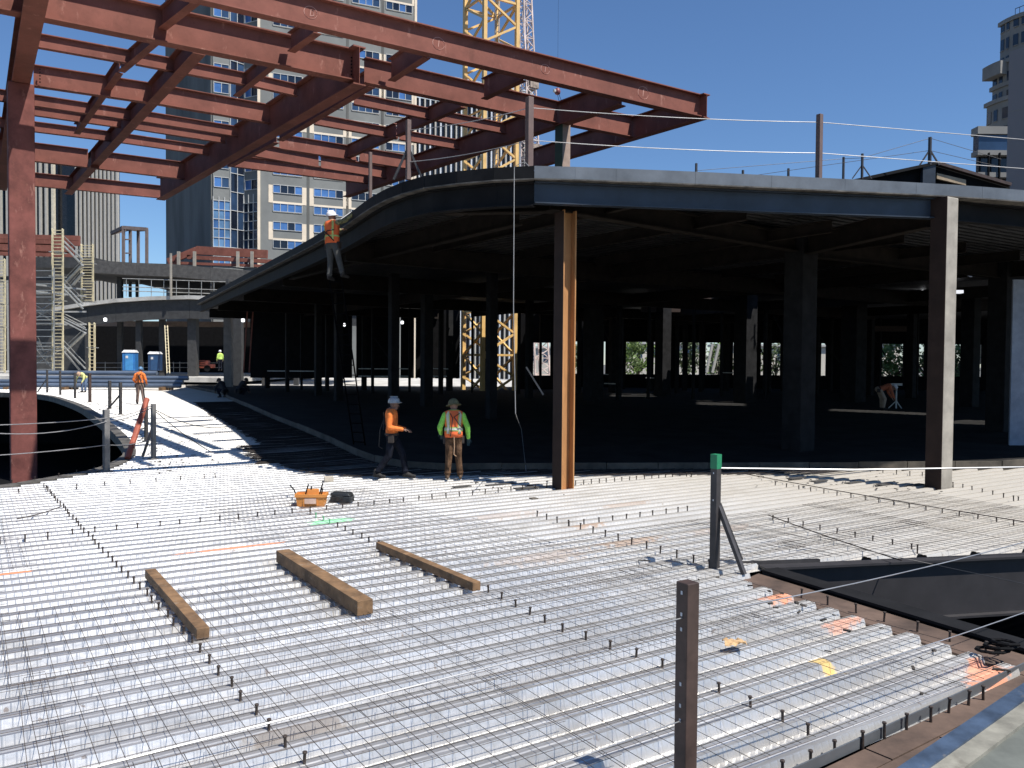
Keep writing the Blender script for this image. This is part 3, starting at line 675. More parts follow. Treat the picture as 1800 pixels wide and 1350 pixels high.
# ------------------------------------------------------------------ guard rails: posts and cables
POST = mat('post_steel', (0.06, 0.055, 0.055), 0.5, 0.2, var=0.2); POSTB = mat('post_brown', (0.085, 0.055, 0.045), 0.5, 0.2, var=0.2, scale=5)
GRNTIP = mat('green_paint', (0.02, 0.22, 0.10), 0.45)
def hollow_post(name, label, base, top, wd, rz, material, group, holes=()):
    t = thing(name, label, 'guardrail post', tuple(base), group=group)
    o = MB().box((base.x, base.y, (base.z+top)/2), wd, wd, top-base.z, rz).build('tube', material, t); bevel(o, 0.006)
    MB().box((base.x, base.y, base.z+0.006), wd*2.1, wd*2.1, 0.012, rz).build('base_plate', material, t)
    for h in holes:
        MB().box((base.x-math.cos(rz)*wd*.5, base.y-math.sin(rz)*wd*.5, h), 0.004, 0.014, 0.022, rz).build('bolt_hole', mat('painted_daylight', (0.7, 0.7, 0.7), 0.5), t)  # pale blocks on the face, daylight through the holes painted in
    return t
GP = 'guardrail posts along the edges of the deck'
pn = atz(1204, 1390, 0); rzn = R(22)
near = hollow_post('guardrail_post', 'tall brown square post with bolt holes, closest to the viewer, cables tied on', Vector((pn.x, pn.y, -0.03)), 1.27, 0.098, R(33), POSTB, GP, (1.21, 1.08, 0.99, 0.66, 0.53, 0.44))
pg = atz(1256, 998, 0)
t = hollow_post('guardrail_post', 'dark braced post with bright green painted tip beside the floor opening', Vector((pg.x, pg.y, -0.03)), 1.43, 0.095, R(40), POST, GP, (1.2, 0.86))
MB().box((pg.x, pg.y, 1.345), 0.099, 0.099, 0.18, R(40)).build('green_tip', GRNTIP, t)
MB().bar((pg.x+.04, pg.y, 0.78), atz(1308, 1010, 0.0), 0.05, 0.05).build('brace', POST, t)
MB().bar((pg.x+.05, pg.y+.03, 0.80), atz(1302, 984, 0.0), 0.05, 0.05).build('brace', POST, t)
MB().bar(atz(1300, 990), atz(1440, 985), 0.05, 0.04).build('foot_rail', POST, t)
def lpost(px, pyb, pyt, wd, label, material=POST, brace=None):
    b = atf(px, pyb); H_ = (aty(px, pyt, b.y).z)
    t = hollow_post('guardrail_post', label, b, H_, wd, R(50), material, GP)
    if brace: MB().bar((b.x, b.y, b.z+(H_-b.z)*.62), b+Vector((brace, 0.5, 0)), 0.05, 0.05).build('brace', material, t)
    return b, H_
GREYPOST = mat('grey_post', (0.17, 0.165, 0.16), 0.6, var=0.2)
L1, h1 = lpost(187, 829, 720, 0.12, 'grey square post on the curved opening edge, in front of the red column hole', GREYPOST)
L2, h2 = lpost(270, 806, 710, 0.10, 'braced dusty post at the tip of the curved opening beside the leaning red pole', GREYPOST, -0.5)
lpost(193, 718, 669, 0.11, 'thin dark post with bent top rail on the far rim of the curved opening')
lpost(212, 728, 672, 0.10, 'dark post beside the bent rail post on the far rim of the opening', brace=-0.9)
lpost(83, 690, 650, 0.1, 'thin far rim post of the curved opening, closest to the red column', brace=-0.9)
lpost(106, 694, 652, 0.1, 'thin post on the far rim of the opening, second from the red column')
lpost(132, 700, 655, 0.1, 'thin post on the far rim, just behind the bending worker in yellow')
lpost(158, 707, 656, 0.12, 'rusty post on the far rim, in front of the bending worker in yellow', POSTB)
lpost(257, 775, 700, 0.09, 'short dark post behind the leaning red pole')
p = atf(224, 808); q = aty(258, 702, p.y+1.6)
tag(fixn(MB().tube([p+Z*0.02, q], 0.075, 10).build('leaning_pole', mat('red_pole', (0.33, 0.085, 0.05), 0.6))), 'red oxide steel pole leaning at the tip of the curved opening', 'steel pole')
p = atf(240, 700)
def cable(name, pts, r_, label, material=WIREL, group='guard cables'):
    return tag(MB().tube(pts, r_, 5).build(name, material), label, 'steel cable', group)
H1 = Vector((pn.x-.02, pn.y-.02, 0)); cdir = edgeU
cable('steel_cable', catenary(H1-cdir*6+Z*1.05, H1+Z*1.06, .0, 4)+catenary(H1+Z*1.06, CORNER+cdir*.3+Z*1.06, .03, 10)[1:]+[CORNER+cdir*8+Z*1.06], 0.0045, 'taut bright cable through the upper holes of the nearest brown post')
cable('steel_cable', catenary(H1-cdir*6+Z*.43, H1+Z*.44, .0, 4)+catenary(H1+Z*.44, CORNER+cdir*.3+Z*.44, .02, 10)[1:]+[CORNER+cdir*8+Z*.44], 0.0045, 'taut bright cable through the lower holes of the nearest brown post')
gd = Vector((math.sin(R(80)), math.cos(R(80)), 0))
cable('steel_cable', [Vector((pg.x, pg.y, 1.26)), atz(1500, 826, 1.26), atz(1800, 821, 1.26), atz(1800, 821, 1.26)+gd*6], 0.011, 'bright strap running level from the green tipped post across the dark slab')
ca = atz(1640, 992, 0.25); cable('steel_cable', [Vector((pg.x, pg.y, 0.62)), ca, atz(1800, 1026, 0.25)], 0.004, 'thin cable dipping across the dark floor opening', WIRED)
for (ya, yb, sg, lab, zb) in [(747, 735, 0.02, 'upper grey cable strung across the red column base', 712), (762, 741, 0.10, 'slack grey cable sagging across the red column base', 716), (800, 782, 0.02, 'lower grey cable strung across the red column base', 772)]:
    P1 = aty(187, yb, L1.y-.06); P0 = aty(0, ya, 16.3); P2 = aty(268, zb, L2.y)
    cable('steel_cable', [P0+(P0-P1)*.5]+catenary(P0, P1, sg, 8)+catenary(P1, P2, .06, 6)[1:], 0.010, lab, mat('grey_cable', (0.3, 0.3, 0.31), 0.5, 0.4))
a, b = aty(272, 722, L2.y), atf(372, 797); cable('steel_cable', catenary(a, b+Z*.03, .06, 8), 0.011, 'dark rope drooping from the braced dusty post down to the deck', POST)
b = atf(400, 752); cable('steel_cable', catenary(aty(272, 720, L2.y), b+Z*.05, .2, 8), 0.011, 'dark rope running from the braced dusty post to the shaded deck', POST)
# posts and cables along the roof edge
def rpost(px, pyt, Y, wd, label, foot=None, material=POSTB, zb=RZ):
    t_ = aty(px, pyt, Y); b = Vector((t_.x, t_.y, zb))
    t = thing('roof_post', label, 'guardrail post', tuple(b), group='guardrail posts along the roof edges')
    bevel(MB().box((b.x, b.y, (t_.z+zb)/2), wd, wd, t_.z-zb, angU).build('tube', material, t), 0.005)
    if foot:
        for s_ in (-1, 1): MB().bar((b.x, b.y, zb+(t_.z-zb)*.55), (b.x+s_*foot, b.y, zb), wd*.5, wd*.5).build('brace', POST, t)
    return t_
GB = mat('roof_post_paint', (0.15, 0.10, 0.085), 0.5)
r1 = rpost(931, 171, 16.1, 0.12, 'brown post on the roof edge in front of the canopy stub column', None, GB)
r2 = rpost(1441, 201, 16.95, 0.10, 'tall brown post standing alone on the roof edge against open sky', None, GB)
r0 = rpost(718, 211, 17.3, 0.09, 'braced brown post on the bend of the roof edge below the canopy', 0.3, GB)
rpost(651, 268, 19.7, 0.07, 'thin post on the curved roof edge above the climbing worker', None, GB)
r3 = r2+(r2-r1).normalized()*9+Vector((0, .6, 0))
for dz, lab in ((0.20, 'upper white cable strung between the roof edge posts'), (0.82, 'lower white cable strung between the roof edge posts')):
    cable('steel_cable', [r0-Z*dz*1.05]+catenary(r0-Z*dz*1.05, r1-Z*dz, .06, 8)[1:]+catenary(r1-Z*dz, r2-Z*(dz-.04), .05, 10)[1:]+[r3-Z*dz], 0.0085, lab)
# hoop of loose wire and a hanging rope at the bend of the roof
a = aty(904, 294, 15.75); cable('rope', [a+Vector((.28, 0, .02)), a+Vector((.2, 0, .1)), a+Vector((.1, 0, .07)), a, Vector((a.x+.005, a.y-.1, 3.6)), Vector((a.x+.06, a.y-.1, 1.6)), atf(916, 800)+Z*.7, atf(925, 832)+Z*.02], 0.008, 'pale rope hanging from the bend of the roof edge down to the deck', mat('rope_grey', (0.3, 0.3, 0.3), 0.7), None)
a, b = aty(925, 645, 21), aty(955, 694, 21.2); tag(MB().tube([a, b], 0.022, 6).build('steel_bar', WIREL), 'bright steel bar hanging at a slant in the shade beside the orange column', 'steel bar')
# ------------------------------------------------------------------ timbers, tool box, case and litter on the deck
for i, (a, b, lab, wd, ht) in enumerate([((264, 1000), (357, 1104), 'square timber on the deck right beside a row of studs, most upright of three', .115, .10),
                                 ((497, 966), (642, 1055), 'thick timber lying on the deck in the middle of three', .17, .15), ((667, 952), (838, 1023), 'slimmest of the three timbers on the deck, nearest the orange column', .105, .10)]):
    p, q = atz(*a, ht+.012), atz(*b, ht+.012); d_ = (q-p).normalized()
    s_ = Vector((d_.y, -d_.x, 0))
    o = MB().bar(p-Z*ht/2, q-Z*ht/2, wd, ht).build('timber', WOOD); bevel(o, .005); tag(o, lab, 'timber beam', 'timbers lying on the deck')
tb = atf(548, 888); tz = thing('tool_box', 'open orange plastic tool box full of tools on the bright deck', 'tool box', tuple(tb), R(4))
ORB = mat('orange_plastic', (0.62, 0.25, 0.06), 0.45, var=0.06); ORL = mat('label_plate', (0.6, 0.42, 0.33), 0.6)
m = MB(); W_, D_, H_ = .52, .30, .21
def tray(x0, x1, y0, y1, z0, z1, fl):
    b = [Vector((x0, y0, z0)), Vector((x1, y0, z0)), Vector((x1, y1, z0)), Vector((x0, y1, z0))]
    t = [Vector((x0-fl, y0-fl, z1)), Vector((x1+fl, y0-fl, z1)), Vector((x1+fl, y1+fl, z1)), Vector((x0-fl, y1+fl, z1))]
    return b, t
b, t = tray(-W_/2+.03, W_/2-.03, -D_/2+.02, D_/2-.02, 0.0, H_-.03, .025); m.hexa(b, t)
m.build('box_body', ORB, tz, local=True)
m = MB()
for c, sx, sy in (((0, -D_/2, H_-.02), W_+.02, .03), ((0, D_/2, H_-.02), W_+.02, .03), ((-W_/2, 0, H_-.02), .03, D_-.03), ((W_/2, 0, H_-.02), .03, D_-.03)): m.box(c, sx, sy, .05)
m.build('rim', ORB, tz, local=True)
for x_ in (-.115, .115): MB().box((x_, -D_/2+.008, .09), .018, .02, .18).build('rib', ORB, tz, local=True)
MB().box((0, -D_/2+.0, .10), .2, .008, .10).build('label_plate', ORL, tz, local=True)
MB().box((.02, 0.02, H_+.02), .2, .14, .10, .2).build('tool_case', ORB, tz, local=True)
for x_, y_, l_, a_ in ((-.12, 0, .2, .3), (.12, .05, .22, -.1), (-.02, -.05, .16, 1.2), (.17, -.05, .12, .8)):
    MB().tube([(x_, y_, H_-.06), (x_+l_*.3*math.cos(a_), y_+l_*.3*math.sin(a_), H_+l_*.8)], .012, 6).build('tool', BLACK, tz, local=True)
tag(MB().tube([atf(524, 884)+Z*.02, atf(517, 874)+Z*.14, atf(510, 872)+Z*.2], .013, 6).build('crow_bar', BLACK), 'small black bar sticking up beside the orange tool box', 'crow bar')
cb = atf(601, 882); cz_ = thing('tool_case', 'closed black plastic case beside the orange tool box', 'tool case', tuple(cb), R(-6))
CASE = mat('black_plastic', (0.022, 0.024, 0.026), 0.45)
m = MB(); b = [Vector(p) for p in ((-.19, -.13, 0), (.2, -.13, 0), (.2, .13, 0), (-.19, .13, 0))]; t = [Vector((p.x*.95, p.y*.95, .115)) for p in b]
bevel(m.hexa(b, t).build('case_body', CASE, cz_, local=True), .015)
m = MB(); b = [Vector((p.x*.97, p.y*.97, .12)) for p in b]; t = [Vector((p.x*.86-.02, p.y*.85, .175)) for p in b]
bevel(m.hexa(b, t).build('lid', CASE, cz_, local=True), .012); MB().tube([(-.06, -.135, .11), (-.06, -.165, .12), (.06, -.165, .12), (.06, -.135, .11)], .01, 6).build('handle', CASE, cz_, local=True)
bb = atf(578, 846); o = MB().box((bb.x, bb.y, bb.z+.05), .19, .12, .1, .3).build('cardboard_box', mat('cardboard', (.5, .44, .35), .9)); bevel(o, .004); tag(o, 'small pale carton on the deck beyond the orange tool box', 'carton')
bb = atz(938, 877); o = MB().box((bb.x, bb.y, .012), .13, .13, .018, .6).build('steel_plate', mat('rusty_plate', (.14, .12, .095), .7)); tag(o, 'small square grey plate lying on the deck before the orange column', 'steel plate')
def crumple(px, py, s, label, material):
    c = atz(px, py, .05); m = MB(); n_ = 9; r2_ = random.Random(px); hh = [[r2_.uniform(0, .08)*s*4 for _ in range(n_)] for _ in range(n_)]
    for i in range(n_):
        for j in range(n_): m.v.append(c+Vector(((i-n_/2)*s/n_+r2_.uniform(-.02, .02)*s, (j-n_/2)*s/n_*.7, hh[i][j])))
    for i in range(n_-1):
        for j in range(n_-1): m.f.append((i*n_+j, (i+1)*n_+j, (i+1)*n_+j+1, i*n_+j+1)); m.mi.append(0)
    o = m.build('crumpled_bag', material); sm = o.modifiers.new('sub', 'SUBSURF'); sm.levels = sm.render_levels = 1; tag(o, label, 'paper bag')
crumple(1293, 1134, .22, 'crumpled brown paper bag caught in the wire mesh beyond the nearest post', mat('brown_paper', (.5, .33, .17), .9))
# bundle of dark hose/straps at the deck corner
cc = atz(1735, 1150, .03); tag(MB().tube([cc+Vector((.12*math.cos(a_*.7)+a_*.008, .10*math.sin(a_*.7), .02+.004*a_)) for a_ in range(26)], .014, 6).build('hose_coil', BLACK), 'black hose coiled at the orange sprayed corner of the deck', 'hose')
db = MB(); r3 = random.Random(5)
for i in range(420):
    if i < 260: t_ = r3.random(); h0 = HOLE[3+int(t_*(len(HOLE)*.55))]; q = h0+Vector((r3.uniform(.3, 1.6), r3.uniform(-.8, .8), 0))
    else: q = atz(*r3.choice([(880, 853), (1450, 846), (1560, 853), (1360, 1010), (1430, 1045), (1700, 1150), (300, 812)]), 0)+Vector((r3.gauss(0, .7), r3.gauss(0, .5), 0))
    if not any(a < q.dot(U) < b for a, b in crossings(OUT, V*q.dot(V), U)): continue
    s_ = r3.uniform(.01, .03); db.box((q.x, q.y, fz(q.x, q.y)+s_*.25), s_*r3.uniform(1, 5), s_, s_*.6, r3.uniform(0, 3))
tag(db.build('debris', mat('dark_debris', (.07, .06, .05), .9, var=.4)), 'loose dark scraps scattered along the opening edges and column feet', kind='stuff')
OFFL = ['long dirty metal offcut on the deck, just before the orange column foot', 'dirty metal offcut touching the foot of the orange column', 'dirty metal offcut beside the boots of the worker in lime sleeves', 'dark offcut at the shade edge, first of a row leading to the brown column', 'dark offcut in the row to the brown column, second from the shade edge', 'dark offcut in the middle of the row leading to the brown column', 'dark offcut in the row, second from the brown column', 'dark offcut in the row, touching the foot of the brown column']
for i, (px, py, l_) in enumerate([(880, 852, .7), (925, 858, .55), (812, 856, .4), (1400, 841, .5), (1440, 846, .45), (1500, 849, .5), (1555, 852, .4), (1610, 853, .5)]):
    c = atf(px, py, .0); d_ = U if i < 3 else U
    lab_ = OFFL[i]; o = MB().box((c.x, c.y, fz(c.x, c.y)+.01), l_, .14, .018, angU+rnd.uniform(-.05, .05)).build('deck_offcut', mat('dirty_offcut', (.07, .065, .06), .8)); tag(o, lab_, 'metal offcut', 'metal offcuts near the column feet')
# ------------------------------------------------------------------ office tower
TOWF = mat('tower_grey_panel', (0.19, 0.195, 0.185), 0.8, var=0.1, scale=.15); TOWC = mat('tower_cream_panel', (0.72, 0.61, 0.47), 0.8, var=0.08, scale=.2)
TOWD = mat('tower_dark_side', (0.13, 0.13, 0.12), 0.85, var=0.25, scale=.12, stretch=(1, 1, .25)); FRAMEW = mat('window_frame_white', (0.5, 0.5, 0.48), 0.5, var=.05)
def glass(name, c, r_=.08): return mat(name, c, r_, 0.0, var=.25, scale=.15, spec=.6)
GLB = glass('blue_glass', (0.07, 0.17, 0.40)); GLD = glass('dark_glass', (0.012, 0.017, 0.03)); GLL = glass('light_blue_glass', (0.13, 0.25, 0.42)); GLM = glass('mid_blue_glass', (.03, .06, .12))
def far(px, Y): p = aty(px, 640, Y); return Vector((p.x, Y, 0))
tow = thing('office_tower', 'tall beige and grey office tower with rows of blue windows behind the red canopy', 'office tower', tuple(far(500, 180))+())
A = far(455, 170); tdir = Vector((.91, .415, 0)).normalized()
Lf = 33.2; B_ = A+tdir*Lf; nF = Vector((tdir.y, -tdir.x, 0))
P3 = far(429, 172.0); P2 = far(405, 169.5); P1 = far(375, 168); P0 = far(295, 196)
ZB, ZTW = -9.0, 92.0
tow_poly = [P1, P2, P3, A, B_, B_-nF*40, P0]
fixn(MB().prism(tow_poly, ZB, ZTW).build('wall', TOWF, tow))
dside = (P0-P1).normalized(); nS = Vector((dside.y, -dside.x, 0))
if nS.dot(-P1) < 0: nS = -nS
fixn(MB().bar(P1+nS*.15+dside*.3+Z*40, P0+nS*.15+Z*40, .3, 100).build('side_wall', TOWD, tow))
FH = 3.78; z00 = aty(500, 432, 174).z-0.9
bays = [(.085, .262), (.335, .52), (.575, .755), (.80, .975)]
npane = 0
floors = range(0, 21)
def window(a, b, z0, z1, n_, nrm, mats, parent=tow):
    global npane
    d_ = (b-a).normalized(); m = MB(); wd = .1
    m.bar(a+nrm*.06+Z*(z0+wd/2), b+nrm*.06+Z*(z0+wd/2), .18, wd); m.bar(a+nrm*.06+Z*(z1-wd/2), b+nrm*.06+Z*(z1-wd/2), .18, wd)
    for i in range(n_+1):
        q = a+(b-a)*(i/n_)+nrm*.055; m.bar(q+Z*(z0+wd), q+Z*(z1-wd), wd, .17, up=nrm)
    wdw = m.build('window', FRAMEW, parent)
    for i in range(n_):
        p_, q_ = a+(b-a)*((i+.03)/n_), a+(b-a)*((i+.97)/n_)
        MB().bar(p_+nrm*.02+Z*(z0+z1)/2, q_+nrm*.02+Z*(z0+z1)/2, .04, z1-z0-.1).build('pane', mats[i % len(mats)] if len(mats) > 1 else mats[0], wdw); npane += 1
    return wdw
for k in floors:
    zf = z00+k*FH
    if zf > 84: break
    for bi, (s0, s1) in enumerate(bays):
        a, b = A+tdir*Lf*s0, A+tdir*Lf*s1
        r_ = random.Random(k*7+bi)
        base = [GLB, GLB, GLB, GLD] if bi < 2 and k < 8 else ([GLD, GLM, GLD, GLB] if bi > 1 else [GLM, GLB, GLD, GLM])
        if k < 21: window(a, b, zf, zf+1.75, 4, nF, [r_.choice(base) for _ in range(4)])
        if k % 2 == 0:       # cream surround on alternate floors
            m = MB(); e_ = .9
            m.bar(a-tdir*e_+nF*.03+Z*(zf+1.93), b+tdir*e_+nF*.03+Z*(zf+1.93), .06, .36)
            m.bar(a-tdir*e_*.5+nF*.03+Z*(zf+2.11), a-tdir*e_*.5+nF*.03+Z*(zf+FH+1.6), .9, .06, up=nF); m.bar(b+tdir*e_*.5+nF*.03+Z*(zf+2.11), b+tdir*e_*.5+nF*.03+Z*(zf+FH+1.6), .9, .06, up=nF)
            m.build('cream_surround', TOWC, tow)
        MB().bar(a+nF*.05+Z*(zf+FH-.05), b+nF*.05+Z*(zf+FH-.05), .1, .12).build('sill', TOWC if k % 2 else TOWF, tow)
for s in (.0, .30, .548, .778, 1.0):          # recessed pier strips between the bays
    q = A+tdir*Lf*s; MB().bar(q+nF*.03+Z*ZB, q+nF*.03+Z*84, .55, .06 if s not in (0, 1) else .3, up=nF).build('pier', TOWD if s not in (0., 1.) else TOWC, tow)
# stair of glass at the corner
def curtain(a, b, z0, z1, nx, dz, mats, name='curtain_wall'):
    d_ = (b-a).normalized(); nrm = Vector((d_.y, -d_.x, 0)); m = MB(); nz_ = int((z1-z0)/dz)
    for i in range(nx+1):
        q = a+(b-a)*(i/nx)+nrm*.1; m.bar(q+Z*z0, q+Z*z1, .12, .2, up=nrm)
    for k in range(nz_+1): m.bar(a+nrm*.1+Z*(z0+k*dz), b+nrm*.1+Z*(z0+k*dz), .21, .12)
    wdw = m.build(name, FRAMEW, tow)
    for i in range(nx):
        for k in range(0, nz_, 1):
            p_, q_ = a+(b-a)*((i+.04)/nx), a+(b-a)*((i+.96)/nx)
            MB().bar(p_+nrm*.03+Z*(z0+(k+.5)*dz), q_+nrm*.03+Z*(z0+(k+.5)*dz), .06, dz-.14).build('pane', mats[(i+k) % len(mats)], wdw)
zc0 = aty(400, 440, 168).z; zc1 = aty(400, 345, 168).z
curtain(P1, P2, zc0-3, zc1, 3, 1.87, [GLL, GLB, GLL])
curtain(P3, A, zc0-3, zc1+1, 3, 1.87, [GLD, GLD, GLM])
curtain(P2, P3, zc0-3, 80, 2, 3.78, [GLD, GLM])
k = 0
while zc1+1.5+k*FH < 80:                      # window bands above the glass corner
    window(P1+(P2-P1)*.06, P1+(P2-P1)*.94, zc1+1.9+k*FH, zc1+4.0+k*FH, 2, (Vector(((P2-P1).y, -(P2-P1).x, 0))).normalized(), [GLB, GLM])
    window(P3+(A-P3)*.1, P3+(A-P3)*.95, zc1+1.9+k*FH, zc1+4.0+k*FH, 2, (Vector(((A-P3).y, -(A-P3).x, 0))).normalized(), [GLB, GLD]); k += 1
# ------------------------------------------------------------------ finned blocks
FIN = mat('pale_fin', (0.40, 0.38, 0.34), 0.6, var=.06); FINB = mat('black_curtain_glass', (0.012, 0.013, 0.017), .15, var=.2); FINC = mat('cream_fin', (.6, .54, .42), .6)
f1 = thing('fin_building', 'dark glass block with pale vertical fins behind the scaffold towers', 'office building', tuple(far(120, 122)))
ztop = aty(150, 276, 120).z
a, b = far(-140, 120), far(212, 121); MB().hexa([a+Z*-9, b+Z*-9, far(203, 150)+Z*-9, far(-200, 150)+Z*-9], [a+Z*ztop, b+Z*ztop, far(203, 150)+Z*ztop, far(-200, 150)+Z*ztop]).build('wall', FINB, f1)
for px in [-60, -40, -20, 4, 16, 30, 50, 65, 74, 84, 96, 137, 144.5, 152, 159, 166, 173, 180, 187, 194, 201, 208]:
    q = far(px, 119.75); MB().bar(q+Z*-9, q+Z*(ztop+.3), .26 if px not in (96,) else .34, .55, up=Vector((0, 1, 0))).build('fin', FINC if px == 96 else FIN, f1)
f2 = thing('fin_building', 'tall block striped with pale fins behind the yellow crane mast', 'office building', tuple(far(820, 232)))
a, b = far(722, 228), far(932, 246); zt2 = aty(728, 124, 229).z; d_ = (b-a).normalized(); nn = Vector((d_.y, -d_.x, 0))
MB().hexa([q+Z*-9 for q in (a, b, b-nn*25, a-nn*25)], [q+Z*(zt2-7.5) for q in (a, b, b-nn*25, a-nn*25)]).build('wall', FINB, f2)
MB().hexa([q+Z*(zt2-7.5) for q in (a+nn*.3, b+nn*.3, b-nn*25, a-nn*25)], [q+Z*zt2 for q in (a+nn*.3, b+nn*.3, b-nn*25, a-nn*25)]).build('parapet', mat('pale_parapet', (.42, .47, .52), .8, var=.05), f2)
Lb = (b-a).length; nfin = 24
FIN2 = mat('pale_blue_fin', (.55, .58, .62), .6)
for i in range(nfin): q = a+d_*(Lb*(i+.3)/nfin)+nn*.3; MB().bar(q+Z*-9, q+Z*(zt2-7.5), .42, .7, up=nn).build('fin', FIN2 if i % 2 else FIN, f2)
# ------------------------------------------------------------------ apartment tower and blank block at the right
APT = mat('apartment_wall', (0.22, 0.215, 0.20), .85, var=.1, scale=.2); APG = glass('apartment_glass', (.02, .03, .05))
apt = thing('apartment_tower', 'shaded apartment tower with rounded corner, balconies and small dark windows', 'apartment tower', tuple(far(1770, 125)))
YA = 120.0; c0 = far(1830, 146); rad = 24.6
def arc(r_, a0, a1, n_=18): return [c0+Vector((math.cos(R(a0+(a1-a0)*i/n_)), math.sin(R(a0+(a1-a0)*i/n_)), 0))*r_ for i in range(n_+1)]
zt_ = aty(1742, 60, 125).z
# stepped outline: lower part wider, top part set back
def zpx(py, Y=137): return aty(1740, py, Y).z
def ring(r_): return [p for p in arc(r_, 180, 300, 20)]+[c0+Vector((30, 0, 0)), c0+Vector((30, 14, 0)), c0+Vector((-r_*.3, 10, 0))]
left = {1724: 0}
r_low = (c0-far(1724, 146)).length; r_mid = (c0-far(1733, 146)).length; r_top = (c0-far(1745, 146)).length
MB().prism(ring(r_low), -9, zpx(158)).build('wall', APT, apt); MB().prism(ring(r_mid), zpx(158), zpx(86)).build('wall', APT, apt); MB().prism(ring(r_top), zpx(86), zpx(6)).build('wall', APT, apt)
for k in range(0, 22):
    zf = zpx(228)+k*3.15
    rr = r_low if zf+2.4 < zpx(158) else (r_mid if zf+2.4 < zpx(86) else r_top)
    if zf > zpx(20): break
    for j in range(11):
        a0 = 181+j*9.5; wv = 4.2 if j % 2 else 6.2
        p_, q_ = arc(rr+.02, a0, a0+wv, 1); dd = (q_-p_).normalized(); nn = Vector((dd.y, -dd.x, 0))
        wn = MB().bar(p_+nn*.05+Z*(zf+.12), q_+nn*.05+Z*(zf+.12), .2, .12).build('window', FRAMEW if False else APT, apt)
        MB().bar(p_+nn*.03+Z*(zf+1.1), q_+nn*.03+Z*(zf+1.1), .08, 1.9).build('pane', APG, wn)
for zf, rr in ((zpx(97), r_mid), (zpx(109), r_mid)):
    o_ = arc(rr+1.6, 178, 200, 5)+list(reversed(arc(rr-.2, 178, 200, 5))); fixn(MB().prism(o_, zf, zf+1.1).build('balcony', APT, apt))
for zf, rr in ((zpx(158), r_low), (zpx(86), r_mid), (zpx(6), r_top), (zpx(128), r_mid)):
    o_ = arc(rr+.35, 178, 300, 16)+list(reversed(arc(rr-.3, 178, 300, 16))); fixn(MB().prism(o_, zf-.15, zf+.55).build('cornice', APT, apt))
o_ = [p+Z*(zpx(6)+1.8) for p in arc(r_top-.3, 200, 300, 18)]; MB().tube(o_, .06, 4).build('roof_railing', BLACK, apt)
for p in arc(r_top-.3, 200, 300, 18): MB().tube([p+Z*zpx(6), p+Z*(zpx(6)+1.8)], .05, 4).build('railing_post', BLACK, apt)
# podium in front with blue glass band
pod = thing('podium_building', 'low podium with a blue glass band below the apartment tower', 'building', tuple(far(1760, 100)))
def slabpx(px0, px1, py0, py1, Y, th, material, name, parent): return panel(px0, px1, py0, py1, Y, th, material, parent, name)
slabpx(1719, 1830, 222, 235, 99.7, 1.5, APT, 'parapet', pod); slabpx(1720, 1830, 235, 264, 100, 1.2, GLM, 'glass_band', pod); slabpx(1719, 1830, 264, 272, 99.7, 1.5, APT, 'floor_edge', pod)
slabpx(1720, 1830, 272, 303, 100.6, .6, FINB, 'recess', pod); slabpx(1719, 1830, 303, 311, 99.7, 1.5, APT, 'floor_edge', pod); slabpx(1720, 1830, 311, 640, 100.6, .6, FINB, 'wall', pod)
for px in (1738, 1757): slabpx(px-1, px+1, 268, 330, 99.5, .3, BLACK, 'column', pod)
blk = thing('blank_building', 'plain windowless grey block standing before the apartment tower', 'building', tuple(far(1790, 70)))
BLK = mat('blank_grey_wall', (.20, .195, .205), .85, var=.04, scale=.1)
a, b = far(1761, 70), far(1762, 72)
za, zb = aty(1761, 91, 70).z, aty(1900, 40, 62).z
q = [far(1761, 70), far(1930, 61), far(1990, 84), far(1772, 90)]
MB().hexa([p+Z*-9 for p in q], [q[0]+Z*za, q[1]+Z*zb, q[2]+Z*zb, q[3]+Z*za]).build('wall', BLK, blk)
d_ = (q[1]-q[0]).normalized(); MB().bar(q[0]+Vector((-.0, -.03, 0))+Z*aty(1761, 197, 70).z, q[1]+Vector((0, -.03, 0))+Z*aty(1900, 170, 62).z, .03, .06).build('panel_joint', APT, blk)
# ------------------------------------------------------------------ upper roof structure behind the roof edge
up = thing('roof_structure', 'dark gabled structure with a tan panel rising behind the front roof edge', 'roof structure', tuple(far(1630, 40)))
g0 = [(1498, 318), (1618, 291), (1646, 288), (1700, 303), (1775, 326), (1775, 372), (1498, 372)]
fr = [aty(px, py, 40) for px, py in g0]; n_ = len(fr)
m = MB(); m.add(fr+[p+Vector((0, 3, 0)) for p in fr], [tuple(range(n_)), tuple(reversed(range(n_, 2*n_)))]+[(i, (i+1) % n_, n_+(i+1) % n_, n_+i) for i in range(n_)]); fixn(m.build('gable_wall', BLACK, up))
slabpx(1622, 1644, 290, 330, 39.7, .25, DARKB, 'panel', up)
tn = [aty(px, py, 39.8) for px, py in ((1647, 304), (1698, 316), (1698, 326), (1647, 314))]; MB().add(tn+[p+Vector((0, .15, 0)) for p in tn], [(3, 2, 1, 0), (4, 5, 6, 7), (0, 1, 5, 4), (1, 2, 6, 5), (2, 3, 7, 6), (3, 0, 4, 7)]).build('tan_panel', mat('tan_stucco', (.42, .32, .21), .8), up)
MB().bar(aty(1646, 287, 39.8), aty(1775, 325, 39.8), .3, .14).build('roof_edge', POSTB, up); MB().bar(aty(1646, 287, 39.8), aty(1498, 319, 39.8), .3, .14).build('roof_edge', DARK, up)
up2 = thing('roof_structure', 'flat dark upper roof hidden behind the front edge, carrying the far posts', 'roof structure', tuple(far(1350, 42)))
slabpx(1150, 1500, 322, 372, 41, 4, DARK, 'roof_slab', up2)
zz = aty(1350, 322, 41).z
